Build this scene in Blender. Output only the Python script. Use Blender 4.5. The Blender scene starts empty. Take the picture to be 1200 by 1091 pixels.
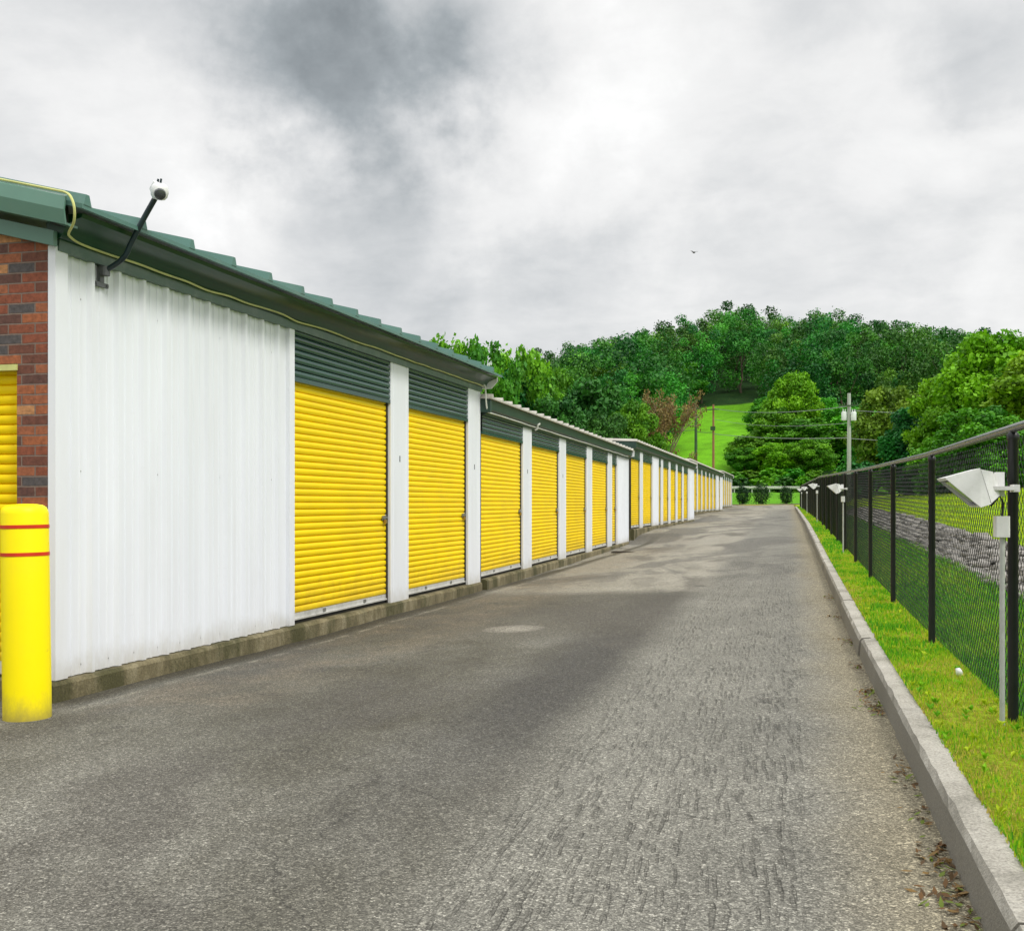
import bpy, math, random
import numpy as np
from mathutils import Vector, Matrix

random.seed(7)
RNG = np.random.default_rng(7)
scene = bpy.context.scene
COL = scene.collection
R = math.radians

# ------------------------------------------------------------------ camera frame
F_PX, VP_X, HOR_Y, CAM_Z = 1300.0, 955.0, 590.0, 1.25
TH = math.atan((VP_X - 600.0) / F_PX)
FX, FY = -math.sin(TH), math.cos(TH)      # forward
RX, RY = math.cos(TH), math.sin(TH)       # right


def ground_xy(px, Z):
    """plan position of something seen in direction px at depth Z (survey helper)"""
    c = (px - 600.0) * Z / F_PX
    return FX * Z + RX * c, FY * Z + RY * c


def height_at(py, Z):
    return CAM_Z + (HOR_Y - py) * Z / F_PX


# ------------------------------------------------------------------ material helpers
def new_mat(name):
    m = bpy.data.materials.new(name)
    m.use_nodes = True
    nt = m.node_tree
    nt.nodes.clear()
    out = nt.nodes.new('ShaderNodeOutputMaterial')
    b = nt.nodes.new('ShaderNodeBsdfPrincipled')
    nt.links.new(b.outputs[0], out.inputs[0])
    return m, nt, b


class NT:
    """terse node builder"""
    def __init__(self, nt):
        self.nt = nt

    def n(self, t, **kw):
        nd = self.nt.nodes.new(t)
        for k, v in kw.items():
            setattr(nd, k, v)
        return nd

    def put(self, sock, v):
        if hasattr(v, 'is_output'):
            self.nt.links.new(v, sock)
        else:
            sock.default_value = v

    def math(self, op, a, b=0.0, c=None, clamp=False):
        nd = self.n('ShaderNodeMath', operation=op, use_clamp=clamp)
        self.put(nd.inputs[0], a)
        self.put(nd.inputs[1], b)
        if c is not None:
            self.put(nd.inputs[2], c)
        return nd.outputs[0]

    def ramp(self, fac, stops, interp='LINEAR'):
        nd = self.n('ShaderNodeValToRGB')
        cr = nd.color_ramp
        cr.interpolation = interp
        while len(cr.elements) < len(stops):
            cr.elements.new(0.5)
        for e, (p, c) in zip(cr.elements, stops):
            e.position = p
            e.color = (c, c, c, 1) if not isinstance(c, tuple) else (*c, 1)
        self.put(nd.inputs[0], fac)
        return nd.outputs[0]

    def mix(self, fac, a, b, blend='MIX'):
        nd = self.n('ShaderNodeMix', data_type='RGBA', blend_type=blend)
        self.put(nd.inputs[0], fac)
        for i, v in ((6, a), (7, b)):
            if isinstance(v, tuple) and len(v) == 3:
                v = (*v, 1)
            self.put(nd.inputs[i], v)
        return nd.outputs[2]

    def noise(self, vec, scale, detail=4, rough=0.55, dist=0.0):
        nd = self.n('ShaderNodeTexNoise')
        self.put(nd.inputs['Vector'], vec)
        nd.inputs['Scale'].default_value = scale
        nd.inputs['Detail'].default_value = detail
        nd.inputs['Roughness'].default_value = rough
        nd.inputs['Distortion'].default_value = dist
        return nd.outputs['Fac']

    def mapping(self, vec, scale=(1, 1, 1), loc=(0, 0, 0), rot=(0, 0, 0)):
        nd = self.n('ShaderNodeMapping')
        self.put(nd.inputs[0], vec)
        nd.inputs['Scale'].default_value = scale
        nd.inputs['Location'].default_value = loc
        nd.inputs['Rotation'].default_value = rot
        return nd.outputs[0]

    def coord(self, kind='Object'):
        return self.n('ShaderNodeTexCoord').outputs[kind]

    def bump(self, h, strength, dist, normal=None):
        nd = self.n('ShaderNodeBump')
        nd.inputs['Strength'].default_value = strength
        nd.inputs['Distance'].default_value = dist
        self.put(nd.inputs['Height'], h)
        if normal is not None:
            self.put(nd.inputs['Normal'], normal)
        return nd.outputs[0]


def simple_mat(name, color, rough=0.6, metal=0.0, var=0.12, nscale=3.0, stretch=(1, 1, 1),
               bump=0.0, bscale=60.0, dirt=None, dirt_amt=0.0, spec=0.5):
    m, nt, b = new_mat(name)
    k = NT(nt)
    co = k.coord()
    n1 = k.noise(k.mapping(co, stretch), nscale, 6, 0.6)
    f = k.ramp(n1, [(0.3, 1 - var), (0.7, 1 + var)])
    c = k.mix(1.0, color, f, 'MULTIPLY')
    if dirt is not None:
        n2 = k.noise(k.mapping(co, stretch, (3, 1, 7)), nscale * 2.3, 8, 0.7)
        c = k.mix(k.ramp(n2, [(0.5, 0.0), (0.78, dirt_amt)]), c, dirt)
    k.put(b.inputs['Base Color'], c)
    k.put(b.inputs['Roughness'], k.ramp(n1, [(0.2, max(0.05, rough - 0.08)), (0.8, min(1, rough + 0.08))]))
    b.inputs['Metallic'].default_value = metal
    b.inputs['Specular IOR Level'].default_value = spec
    if bump:
        k.put(b.inputs['Normal'], k.bump(k.noise(co, bscale, 5, 0.65), bump, 0.01))
    return m


def leaf_mat(name, base, light, rough=0.55, obj_var=0.35, trans=0.25):
    """foliage: vertex tone picks between two greens, each plant shifts a little"""
    m, nt, b = new_mat(name)
    k = NT(nt)
    at = k.n('ShaderNodeAttribute', attribute_name='tone')
    c = k.mix(at.outputs['Fac'], base, light)
    oi = k.n('ShaderNodeObjectInfo')
    f = k.ramp(oi.outputs['Random'], [(0, 1 - obj_var), (1, 1 + obj_var)])
    c = k.mix(1.0, c, f, 'MULTIPLY')
    hs = k.n('ShaderNodeHueSaturation')
    k.put(hs.inputs['Color'], c)
    rr = k.math('FRACT', k.math('MULTIPLY', oi.outputs['Random'], 7.31))
    k.put(hs.inputs['Hue'], k.math('MULTIPLY_ADD', rr, 0.05, 0.475))
    c = hs.outputs[0]
    k.put(b.inputs['Base Color'], c)
    b.inputs['Roughness'].default_value = rough
    b.inputs['Specular IOR Level'].default_value = 0.25
    if trans:
        tr = k.n('ShaderNodeBsdfTranslucent')
        k.put(tr.inputs[0], c)
        mx = k.n('ShaderNodeMixShader')
        mx.inputs[0].default_value = trans
        nt.links.new(b.outputs[0], mx.inputs[1])
        nt.links.new(tr.outputs[0], mx.inputs[2])
        out = [n for n in nt.nodes if n.type == 'OUTPUT_MATERIAL'][0]
        nt.links.new(mx.outputs[0], out.inputs[0])
    return m


def weather(m, low=0.0, high=0.3, col=(0.30, 0.27, 0.20), amt=0.5, streak=0.12, scuff=0.0, scuff_col=(0.2, 0.18, 0.12), vary=0.0):
    """splash dirt near the ground, faint run-down streaks, scuffs, small differences between copies"""
    nt = m.node_tree
    k = NT(nt)
    b = [n for n in nt.nodes if n.type == 'BSDF_PRINCIPLED'][0]
    src = b.inputs['Base Color'].links[0].from_socket
    co = k.coord()
    oi = k.n('ShaderNodeObjectInfo')
    sh = k.n('ShaderNodeVectorMath', operation='ADD')
    k.put(sh.inputs[0], co)
    cb = k.n('ShaderNodeCombineXYZ')
    k.put(cb.inputs[1], k.math('MULTIPLY', oi.outputs['Random'], 40.0))
    k.put(sh.inputs[1], cb.outputs[0])
    co2 = sh.outputs[0]
    sp = k.n('ShaderNodeSeparateXYZ')
    k.put(sp.inputs[0], co)
    n1 = k.noise(k.mapping(co2, (1, 1, .6)), 7.0, 7, .7)
    zz = k.math('ADD', sp.outputs[2], k.math('MULTIPLY', k.math('SUBTRACT', n1, .5), high * 1.6))
    mr = k.n('ShaderNodeMapRange', interpolation_type='SMOOTHSTEP')
    k.put(mr.inputs[0], zz)
    mr.inputs[1].default_value = low
    mr.inputs[2].default_value = high
    mr.inputs[3].default_value = amt
    mr.inputs[4].default_value = 0.0
    c = k.mix(mr.outputs[0], src, col)
    if streak:
        st = k.noise(k.mapping(co2, (9, 9, .35)), 1.0, 6, .65)
        c = k.mix(k.ramp(st, [(0.55, 0.0), (0.75, streak)]), c, col)
    if scuff:
        sc = k.noise(k.mapping(co2, (2, 2, 9)), 2.5, 8, .75)
        c = k.mix(k.ramp(sc, [(0.62, 0.0), (0.70, scuff)]), c, scuff_col)
    if vary:
        c = k.mix(1.0, c, k.ramp(oi.outputs['Random'], [(0, 1 - vary), (1, 1.0)]), 'MULTIPLY')
    k.put(b.inputs['Base Color'], c)


M = {}
M['white'] = simple_mat('white_painted_steel', (0.80, 0.825, 0.87, 1), 0.42, var=0.035, nscale=1.3, stretch=(1, 1, .25),
                        dirt=(0.55, 0.54, 0.50), dirt_amt=0.16)
M['white_trim'] = simple_mat('white_trim_paint', (0.84, 0.85, 0.87, 1), 0.45, var=0.05, nscale=2, dirt=(0.5, 0.48, 0.42), dirt_amt=0.25)
M['yellow'] = simple_mat('yellow_door_paint', (1.0, 0.72, 0.0, 1), 0.45, var=0.06, nscale=1.6, stretch=(1, 1, 2.5),
                         dirt=(0.80, 0.52, 0.01), dirt_amt=0.14, spec=0.2)
M['bollard'] = simple_mat('yellow_plastic', (1.0, 0.83, 0.0, 1), 0.45, spec=0.25, var=0.03, nscale=2, dirt=(0.7, 0.52, 0.05), dirt_amt=0.15)
M['red_tape'] = simple_mat('red_reflective_tape', (0.62, 0.03, 0.005, 1), 0.4, var=0.12, nscale=12)
M['green_header'] = simple_mat('dark_green_steel', (0.018, 0.066, 0.052, 1), 0.26, var=0.15, nscale=1.5, stretch=(1, .4, 3), dirt=(0.10, 0.15, 0.13), dirt_amt=0.2)
M['green_fascia'] = simple_mat('green_fascia_paint', (0.002, 0.048, 0.017, 1), 0.36, var=0.18, nscale=1.2, dirt=(0.05, 0.12, 0.07), dirt_amt=0.15)
M['green_dark'] = simple_mat('dark_green_fascia_paint', (0.016, 0.048, 0.035, 1), 0.42, var=0.15, nscale=1.5, dirt=(0.08, 0.10, 0.08), dirt_amt=0.2)
M['green_rake'] = simple_mat('grey_green_trim_paint', (0.10, 0.21, 0.16, 1), 0.36, var=0.1, nscale=1.5, dirt=(0.2, 0.25, 0.2), dirt_amt=0.3)
M['green_roof'] = simple_mat('green_roof_steel', (0.07, 0.17, 0.14, 1), 0.42, var=0.14, nscale=1.2, dirt=(0.2, 0.24, 0.2), dirt_amt=0.35)
M['eave_grey'] = simple_mat('grey_green_eave_paint', (0.075, 0.13, 0.105, 1), 0.4, var=0.15, nscale=2, dirt=(0.3, 0.32, 0.28), dirt_amt=0.5)
M['galv'] = simple_mat('weathered_galvanised_roof', (0.52, 0.50, 0.45, 1), 0.5, metal=0.15, var=0.15, nscale=3, dirt=(0.2, 0.18, 0.14), dirt_amt=0.5)
M['bar'] = simple_mat('aluminium_bottom_bar', (0.60, 0.60, 0.57, 1), 0.4, metal=0.25, var=0.12, nscale=6, dirt=(0.2, 0.18, 0.14), dirt_amt=0.5)
M['black'] = simple_mat('black_rubber_and_shade', (0.012, 0.012, 0.012, 1), 0.7, var=0.2, nscale=8)
M['dark_gap'] = simple_mat('dark_door_guide', (0.03, 0.027, 0.02, 1), 0.7, var=0.2, nscale=8)
M['steel'] = simple_mat('dull_steel', (0.33, 0.33, 0.31, 1), 0.38, metal=0.8, var=0.2, nscale=15)
M['brass'] = simple_mat('brass', (0.42, 0.27, 0.09, 1), 0.35, metal=0.8, var=0.2, nscale=15)
M['arm'] = simple_mat('dark_arm_paint', (0.012, 0.028, 0.033, 1), 0.35, var=0.2, nscale=8)
M['bracket'] = simple_mat('grey_bracket_steel', (0.13, 0.135, 0.14, 1), 0.45, metal=0.4, var=0.2, nscale=20)
M['plastic_white'] = simple_mat('white_plastic', (0.78, 0.78, 0.78, 1), 0.35, var=0.05, nscale=6, dirt=(0.4, 0.4, 0.38), dirt_amt=0.3)
M['dome'] = simple_mat('smoked_dome', (0.06, 0.065, 0.07, 1), 0.12, var=0.2, nscale=6)
M['rope'] = simple_mat('yellowed_rope_light', (0.55, 0.56, 0.20, 1), 0.5, var=0.2, nscale=6)
M['cable_white'] = simple_mat('pale_cable', (0.62, 0.64, 0.58, 1), 0.5, var=0.15, nscale=6)
M['fence'] = simple_mat('black_vinyl_coating', (0.008, 0.009, 0.010, 1), 0.42, var=0.25, nscale=9)
M['rail'] = simple_mat('dark_grey_rail', (0.085, 0.085, 0.082, 1), 0.28, var=0.3, nscale=12, dirt=(0.05, 0.05, 0.05), dirt_amt=0.6)  # top rail toned a lighter grey than the black posts
M['lamp'] = simple_mat('white_lamp_housing', (0.72, 0.72, 0.71, 1), 0.42, var=0.06, nscale=9, dirt=(0.35, 0.34, 0.30), dirt_amt=0.3)
M['lens'] = simple_mat('grey_lens_glass', (0.22, 0.24, 0.25, 1), 0.12, var=0.1, nscale=9)
M['conduit'] = simple_mat('grey_conduit', (0.46, 0.47, 0.45, 1), 0.45, metal=0.2, var=0.15, nscale=14)
M['bark'] = simple_mat('tree_bark', (0.10, 0.075, 0.05, 1), 0.9, var=0.4, nscale=2.5, stretch=(1, 1, .3), bump=0.5, bscale=14)
M['bark_pale'] = simple_mat('bare_branch_bark', (0.20, 0.16, 0.10, 1), 0.9, var=0.35, nscale=2.5, stretch=(1, 1, .3))
M['pole_grey'] = simple_mat('pale_pole_wood', (0.42, 0.46, 0.40, 1), 0.8, var=0.18, nscale=1.2, stretch=(4, 4, .3))
M['pole_red'] = simple_mat('reddish_pole_wood', (0.30, 0.13, 0.07, 1), 0.85, var=0.3, nscale=0.7, stretch=(1, 1, 1))
M['pole_dark'] = simple_mat('mossy_pole_wood', (0.05, 0.10, 0.04, 1), 0.9, var=0.3, nscale=1)
M['wire'] = simple_mat('power_cable', (0.22, 0.25, 0.24, 1), 0.5, var=0.1)
M['wire_dark'] = simple_mat('dark_power_cable', (0.03, 0.035, 0.03, 1), 0.5, var=0.1)
M['transformer'] = simple_mat('pale_transformer_steel', (0.62, 0.68, 0.62, 1), 0.5, var=0.1)
M['guard'] = simple_mat('guard_rail_steel', (0.50, 0.53, 0.45, 1), 0.5, metal=0.2, var=0.15)
M['paper'] = simple_mat('paper', (0.78, 0.78, 0.76, 1), 0.7, var=0.08, nscale=20)
M['bird'] = simple_mat('dark_feathers', (0.05, 0.05, 0.055, 1), 0.7, var=0.2)
M['iron'] = simple_mat('rusty_iron', (0.05, 0.042, 0.035, 1), 0.7, metal=0.3, var=0.3, nscale=8)
M['stone'] = simple_mat('rubble_stone', (0.27, 0.255, 0.23, 1), 0.85, var=0.5, nscale=1.5, bump=0.4, bscale=20)

weather(M['white'], -.05, .20, (0.42, 0.39, 0.31), .5, .10, .10, (.45, .44, .40))
weather(M['yellow'], .05, .45, (0.50, 0.33, 0.04), .42, .10, .12, (.66, .44, .03), .07)
weather(M['bollard'], -.03, .20, (0.26, 0.21, 0.07), .8, .08, .35, (.50, .38, .06))
weather(M['lamp'], -1, -.9, (0.3, 0.27, 0.2), 0, .35, .25, (.35, .32, .26))
M['leaf_hill'] = leaf_mat('hill_leaves', (0.018, 0.115, 0.015), (0.095, 0.32, 0.022), obj_var=0.45, trans=0.15)
M['leaf_dark'] = leaf_mat('dark_leaves', (0.012, 0.090, 0.014), (0.05, 0.22, 0.02), obj_var=0.25, trans=0.2)
M['leaf_mid'] = leaf_mat('mid_leaves', (0.045, 0.20, 0.010), (0.15, 0.42, 0.014), obj_var=0.2)
M['leaf_bright'] = leaf_mat('bright_leaves', (0.09, 0.27, 0.006), (0.24, 0.52, 0.010), obj_var=0.12)
M['leaf_olive'] = leaf_mat('olive_leaves', (0.09, 0.19, 0.012), (0.19, 0.32, 0.02), obj_var=0.15)
M['leaf_brown'] = leaf_mat('dry_leaves', (0.20, 0.14, 0.05), (0.33, 0.30, 0.08), obj_var=0.1)
M['leaf_bush'] = leaf_mat('clipped_leaves', (0.008, 0.035, 0.008), (0.02, 0.075, 0.014), obj_var=0.15, trans=0.1)

# grass blades: colour straight from the blade's own attribute
m, nt, b = new_mat('grass_blades')
k = NT(nt)
at = k.n('ShaderNodeAttribute', attribute_name='tint')
k.put(b.inputs['Base Color'], at.outputs['Color'])
b.inputs['Roughness'].default_value = 0.6
b.inputs['Specular IOR Level'].default_value = 0.25
tr = k.n('ShaderNodeBsdfTranslucent')
k.put(tr.inputs[0], at.outputs['Color'])
mx = k.n('ShaderNodeMixShader')
mx.inputs[0].default_value = 0.3
nt.links.new(b.outputs[0], mx.inputs[1])
nt.links.new(tr.outputs[0], mx.inputs[2])
nt.links.new(mx.outputs[0], [n for n in nt.nodes if n.type == 'OUTPUT_MATERIAL'][0].inputs[0])
M['blades'] = m

# ground sheet: zone colour attribute broken up by noise
m, nt, b = new_mat('grass_ground')
k = NT(nt)
co = k.coord()
at = k.n('ShaderNodeAttribute', attribute_name='tint')
n1 = k.noise(co, 0.45, 6, 0.65)
n2 = k.noise(co, 9.0, 6, 0.7)
n3 = k.noise(co, 60.0, 4, 0.7)
f = k.math('MULTIPLY', k.ramp(n1, [(0.3, 0.75), (0.7, 1.25)]), k.ramp(n2, [(0.3, 0.6), (0.7, 1.4)]))
f = k.math('MULTIPLY', f, k.ramp(n3, [(0.3, 0.55), (0.7, 1.45)]))
c = k.mix(1.0, at.outputs['Color'], f, 'MULTIPLY')
c = k.mix(k.ramp(k.noise(co, 1.7, 5, 0.7), [(0.55, 0.0), (0.75, 0.35)]), c, (0.16, 0.15, 0.03))
k.put(b.inputs['Base Color'], c)
b.inputs['Roughness'].default_value = 0.9
b.inputs['Specular IOR Level'].default_value = 0.1
k.put(b.inputs['Normal'], k.bump(n3, 0.8, 0.03))
M['ground'] = m

# road asphalt
m, nt, b = new_mat('asphalt')
k = NT(nt)
co = k.coord()
sx = k.n('ShaderNodeSeparateXYZ')
k.put(sx.inputs[0], co)
X, Y = sx.outputs[0], sx.outputs[1]
wob = k.math('MULTIPLY', k.math('SUBTRACT', k.noise(co, 0.9, 4, 0.6), 0.5), 0.9)
u = k.math('ADD', X, k.math('MULTIPLY_ADD', Y, 0.0235, -0.5523))     # metres left of the kerb face (negative)
uw = k.math('ADD', u, k.math('MULTIPLY', wob, 0.35))
yw = k.math('ADD', Y, k.math('MULTIPLY', wob, 1.0))


def band(v, a, b_, c_, d):
    """0 below a, 1 between b and c, 0 past d"""
    mr = k.n('ShaderNodeMapRange', interpolation_type='SMOOTHSTEP')
    k.put(mr.inputs[0], v)
    mr.inputs[1].default_value = a
    mr.inputs[2].default_value = b_
    up = mr.outputs[0]
    if c_ is None:
        return up
    mr2 = k.n('ShaderNodeMapRange', interpolation_type='SMOOTHSTEP')
    k.put(mr2.inputs[0], v)
    mr2.inputs[1].default_value = c_
    mr2.inputs[2].default_value = d
    mr2.inputs[3].default_value = 1.0
    mr2.inputs[4].default_value = 0.0
    return k.math('MULTIPLY', up, mr2.outputs[0])


# aggregate speckle: two voronoi sizes plus fine noise
vor = k.n('ShaderNodeTexVoronoi')
k.put(vor.inputs['Vector'], co)
vor.inputs['Scale'].default_value = 190.0
sep = k.n('ShaderNodeSeparateColor')
k.put(sep.inputs[0], vor.outputs['Color'])
chip = sep.outputs[0]
vor2 = k.n('ShaderNodeTexVoronoi')
k.put(vor2.inputs['Vector'], co)
vor2.inputs['Scale'].default_value = 85.0
sep2 = k.n('ShaderNodeSeparateColor')
k.put(sep2.inputs[0], vor2.outputs['Color'])
chip2 = sep2.outputs[0]
spk = k.math('MULTIPLY', k.ramp(chip, [(0.0, 0.42), (0.6, 0.88), (0.86, 1.2), (1.0, 2.0)]),
             k.ramp(chip2, [(0.0, 0.68), (0.8, 1.0), (1.0, 1.5)]))
big = k.noise(k.mapping(co, (1, .55, 1)), 0.42, 7, 0.62, 0.4)
med = k.noise(k.mapping(co, (1, .7, 1), (5, 3, 0)), 1.5, 7, 0.65)
stain = k.noise(k.mapping(co, (1, .45, 1), (9, 2, 0)), 0.75, 5, 0.55, 0.6)

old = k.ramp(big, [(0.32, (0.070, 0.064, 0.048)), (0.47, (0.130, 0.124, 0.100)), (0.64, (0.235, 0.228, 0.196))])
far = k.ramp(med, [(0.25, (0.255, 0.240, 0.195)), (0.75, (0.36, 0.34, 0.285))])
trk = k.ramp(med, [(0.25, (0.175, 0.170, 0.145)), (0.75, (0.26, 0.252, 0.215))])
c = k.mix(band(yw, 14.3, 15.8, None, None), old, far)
# damp dark smears: along the wheel path and across in front of the first doors
c = k.mix(k.math('MULTIPLY', band(uw, -2.75, -2.15, -1.95, -1.45), k.math('MULTIPLY', band(yw, 2.5, 7, 14.2, 15.6), 0.85)), c, (0.078, 0.075, 0.068))
c = k.mix(k.math('MULTIPLY', band(yw, 9.4, 10.8, 14.4, 15.6), k.math('MULTIPLY', band(uw, -5.2, -4.7, -1.9, -1.5), 0.68)), c, (0.105, 0.098, 0.080))
c = k.mix(k.math('MULTIPLY', k.ramp(stain, [(0.50, 0.0), (0.60, 0.7)]), band(uw, -6, -5.5, -1.9, -1.5)), c, (0.115, 0.108, 0.092))
# tracked strip with broken tread marks
strip = band(uw, -1.95, -1.45, None, None)
strip = k.math('MULTIPLY', strip, band(yw, -2, 0, 60, 90))
c = k.mix(strip, c, trk)
rot = k.mapping(co, (30.0, 4.2, 1), (0, 0, 0), (0, 0, R(2)))
tn = k.noise(rot, 1.0, 1.5, 0.5, 0.25)
tn2 = k.noise(k.mapping(co, (44.0, 6.0, 1), (3, 8, 0), (0, 0, R(-2))), 1.0, 1.5, 0.5, 0.2)
lanes = k.noise(k.mapping(co, (4.2, 0.03, 1)), 1.0, 2, 0.5)


def white(a_, b2=None):
    nd = k.n('ShaderNodeTexWhiteNoise', noise_dimensions='2D')
    cb_ = k.n('ShaderNodeCombineXYZ')
    k.put(cb_.inputs[0], a_)
    if b2 is not None:
        k.put(cb_.inputs[1], b2)
    k.put(nd.inputs['Vector'], cb_.outputs[0])
    return nd.outputs['Value']


def ripples(nx, ny, seed):
    """rows of short ripples pressed into the surface along the direction of travel"""
    w1 = k.math('MULTIPLY', k.math('SUBTRACT', k.noise(k.mapping(co, (1, .5, 1), (seed, 0, 0)), 2.2, 3), .5), 2.2)
    xs = k.math('ADD', k.math('MULTIPLY', u, nx), w1)
    ci = k.math('FLOOR', xs)
    fx_ = k.math('FRACT', xs)
    w2 = k.math('MULTIPLY', k.math('SUBTRACT', k.noise(k.mapping(co, (1, 1, 1), (0, seed, 0)), 6.0, 3), .5), 1.6)
    ys_ = k.math('ADD', k.math('MULTIPLY_ADD', Y, ny, k.math('MULTIPLY', white(ci), 9.0)), w2)
    cj = k.math('FLOOR', ys_)
    fy_ = k.math('SUBTRACT', k.math('FRACT', ys_), .5)
    fx_ = k.math('ADD', k.math('SUBTRACT', fx_, .5), k.math('MULTIPLY', fy_, .45))
    ex = k.math('DIVIDE', fx_, .25)
    ey = k.math('DIVIDE', fy_, .46)
    r2 = k.math('ADD', k.math('MULTIPLY', ex, ex), k.math('MULTIPLY', ey, ey))
    r2 = k.math('ADD', r2, k.math('MULTIPLY', k.math('SUBTRACT', k.noise(co, 34, 3), .5), 1.0))
    return k.math('MULTIPLY', k.ramp(r2, [(0.25, 1.0), (0.95, 0.0)]), k.ramp(white(ci, cj), [(0.32, 0.0), (1.0, 1.0)]))


tread = k.math('MAXIMUM', ripples(25.0, 3.4, 3.0), k.math('MULTIPLY', ripples(38.0, 4.6, 8.0), .75))
tmask = k.math('MULTIPLY', k.math('MULTIPLY', band(uw, -1.85, -1.45, -0.55, -0.36), band(yw, -2, 0, 17, 30)), k.ramp(lanes, [(0.36, 0.15), (0.55, 1.0)]))
tread = k.math('MULTIPLY', tread, tmask)
c = k.mix(k.math('MULTIPLY', tread, 0.52), c, (0.072, 0.070, 0.060))
# stains further up the lane
st2 = k.noise(k.mapping(co, (1, .35, 1), (2, 5, 0)), 0.55, 5, 0.6, 0.8)
c = k.mix(k.math('MULTIPLY', k.ramp(st2, [(0.51, 0.0), (0.58, 0.7)]), band(yw, 16, 18, None, None)), c, (0.135, 0.13, 0.115))
# sandy grit against the kerb, dirt against the buildings
c = k.mix(k.math('MULTIPLY', band(uw, -0.55, -0.06, None, None), 0.62), c, k.mix(med, (0.20, 0.165, 0.085), (0.36, 0.31, 0.20)))
# pale concrete patch
dx = k.math('MULTIPLY', k.math('ADD', X, 2.92), 2.6)
dy = k.math('MULTIPLY', k.math('SUBTRACT', Y, 10.75), 2.2)
rad = k.math('ADD', k.math('ADD', k.math('MULTIPLY', dx, dx), k.math('MULTIPLY', dy, dy)), wob)
c = k.mix(k.math('MULTIPLY', k.ramp(rad, [(0.2, 0.8), (0.75, 0.0)]), k.ramp(med, [(0.3, .4), (.6, 1.0)])), c, (0.36, 0.34, 0.29))
# apron seam and grime beside the first building
fx = k.math('ADD', k.math('ADD', X, 4.76), k.math('MULTIPLY', wob, .12))
near = band(Y, 5.6, 6.2, 31, 34)
c = k.mix(k.math('MULTIPLY', k.math('MULTIPLY', band(fx, .02, .06, .16, .34), near), .75), c, (0.062, 0.054, 0.034))
c = k.mix(k.math('MULTIPLY', k.math('MULTIPLY', band(fx, .30, .33, .345, .40), near), k.ramp(k.noise(co, 3.0, 5), [(.4, 0.0), (.6, .7)])), c, (0.30, 0.28, 0.22))
c = k.mix(k.math('MULTIPLY', k.math('MULTIPLY', band(fx, .3, .5, .9, 1.8), near), k.ramp(med, [(.4, 0.0), (.62, .5)])), c, (0.24, 0.20, 0.145))
# oil spots
so_ = k.noise(k.mapping(co, (1, .8, 1), (11, 4, 0)), 2.6, 4, 0.6, 0.3)
c = k.mix(k.ramp(so_, [(0.66, 0.0), (0.73, 0.55)]), c, (0.055, 0.052, 0.047))
# hairline cracks
vc = k.n('ShaderNodeTexVoronoi', feature='DISTANCE_TO_EDGE')
k.put(vc.inputs['Vector'], k.mapping(co, (1, .6, 1)))
vc.inputs['Scale'].default_value = 0.55
wv = k.n('ShaderNodeVectorMath', operation='ADD')
nn = k.n('ShaderNodeTexNoise')
k.put(nn.inputs['Vector'], co)
nn.inputs['Scale'].default_value = 1.3
nn.inputs['Detail'].default_value = 8
k.put(wv.inputs[0], k.mapping(co, (1, .6, 1)))
k.put(wv.inputs[1], nn.outputs['Color'])
nt.links.new(wv.outputs[0], vc.inputs['Vector'])
crack = k.math('MULTIPLY', k.ramp(vc.outputs['Distance'], [(0.0, 1.0), (0.006, 0.0)]), k.ramp(k.noise(co, 0.8, 3), [(0.46, 0.0), (0.56, 0.6)]))
c = k.mix(crack, c, (0.05, 0.048, 0.042))
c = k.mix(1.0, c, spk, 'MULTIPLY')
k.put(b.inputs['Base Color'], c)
b.inputs['Roughness'].default_value = 0.85
b.inputs['Specular IOR Level'].default_value = 0.2
h = k.math('ADD', k.math('MULTIPLY', chip, 0.35), k.math('MULTIPLY', chip2, 0.5))
nrm = k.bump(h, 0.55, 0.008)
nrm = k.bump(k.math('MULTIPLY', tread, -1.0), 0.7, 0.02, nrm)
k.put(b.inputs['Normal'], nrm)
M['asphalt'] = m

# kerb concrete
m, nt, b = new_mat('kerb_concrete')
k = NT(nt)
co = k.coord()
n1 = k.noise(co, 2.2, 7, 0.65)
n2 = k.noise(co, 90, 4, 0.7)
c = k.ramp(n1, [(0.3, (0.20, 0.19, 0.155)), (0.5, (0.36, 0.34, 0.29)), (0.72, (0.46, 0.44, 0.385))])
c = k.mix(1.0, c, k.ramp(n2, [(0.3, 0.55), (0.7, 1.4)]), 'MULTIPLY')
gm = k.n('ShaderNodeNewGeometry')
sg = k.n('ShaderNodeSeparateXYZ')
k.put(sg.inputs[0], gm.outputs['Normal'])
c = k.mix(k.math('MULTIPLY', k.ramp(sg.outputs[2], [(0.3, 1.0), (0.8, 0.0)]), k.ramp(k.noise(co, 1.1, 5), [(0.3, 0.6), (0.7, 0.95)])), c, (0.14, 0.13, 0.105))  # upright faces painted darker than the top, shade put into the colour
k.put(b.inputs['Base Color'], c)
b.inputs['Roughness'].default_value = 0.9
k.put(b.inputs['Normal'], k.bump(k.math('ADD', n2, k.math('MULTIPLY', n1, 2)), 0.5, 0.012))
M['kerb'] = m

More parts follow.
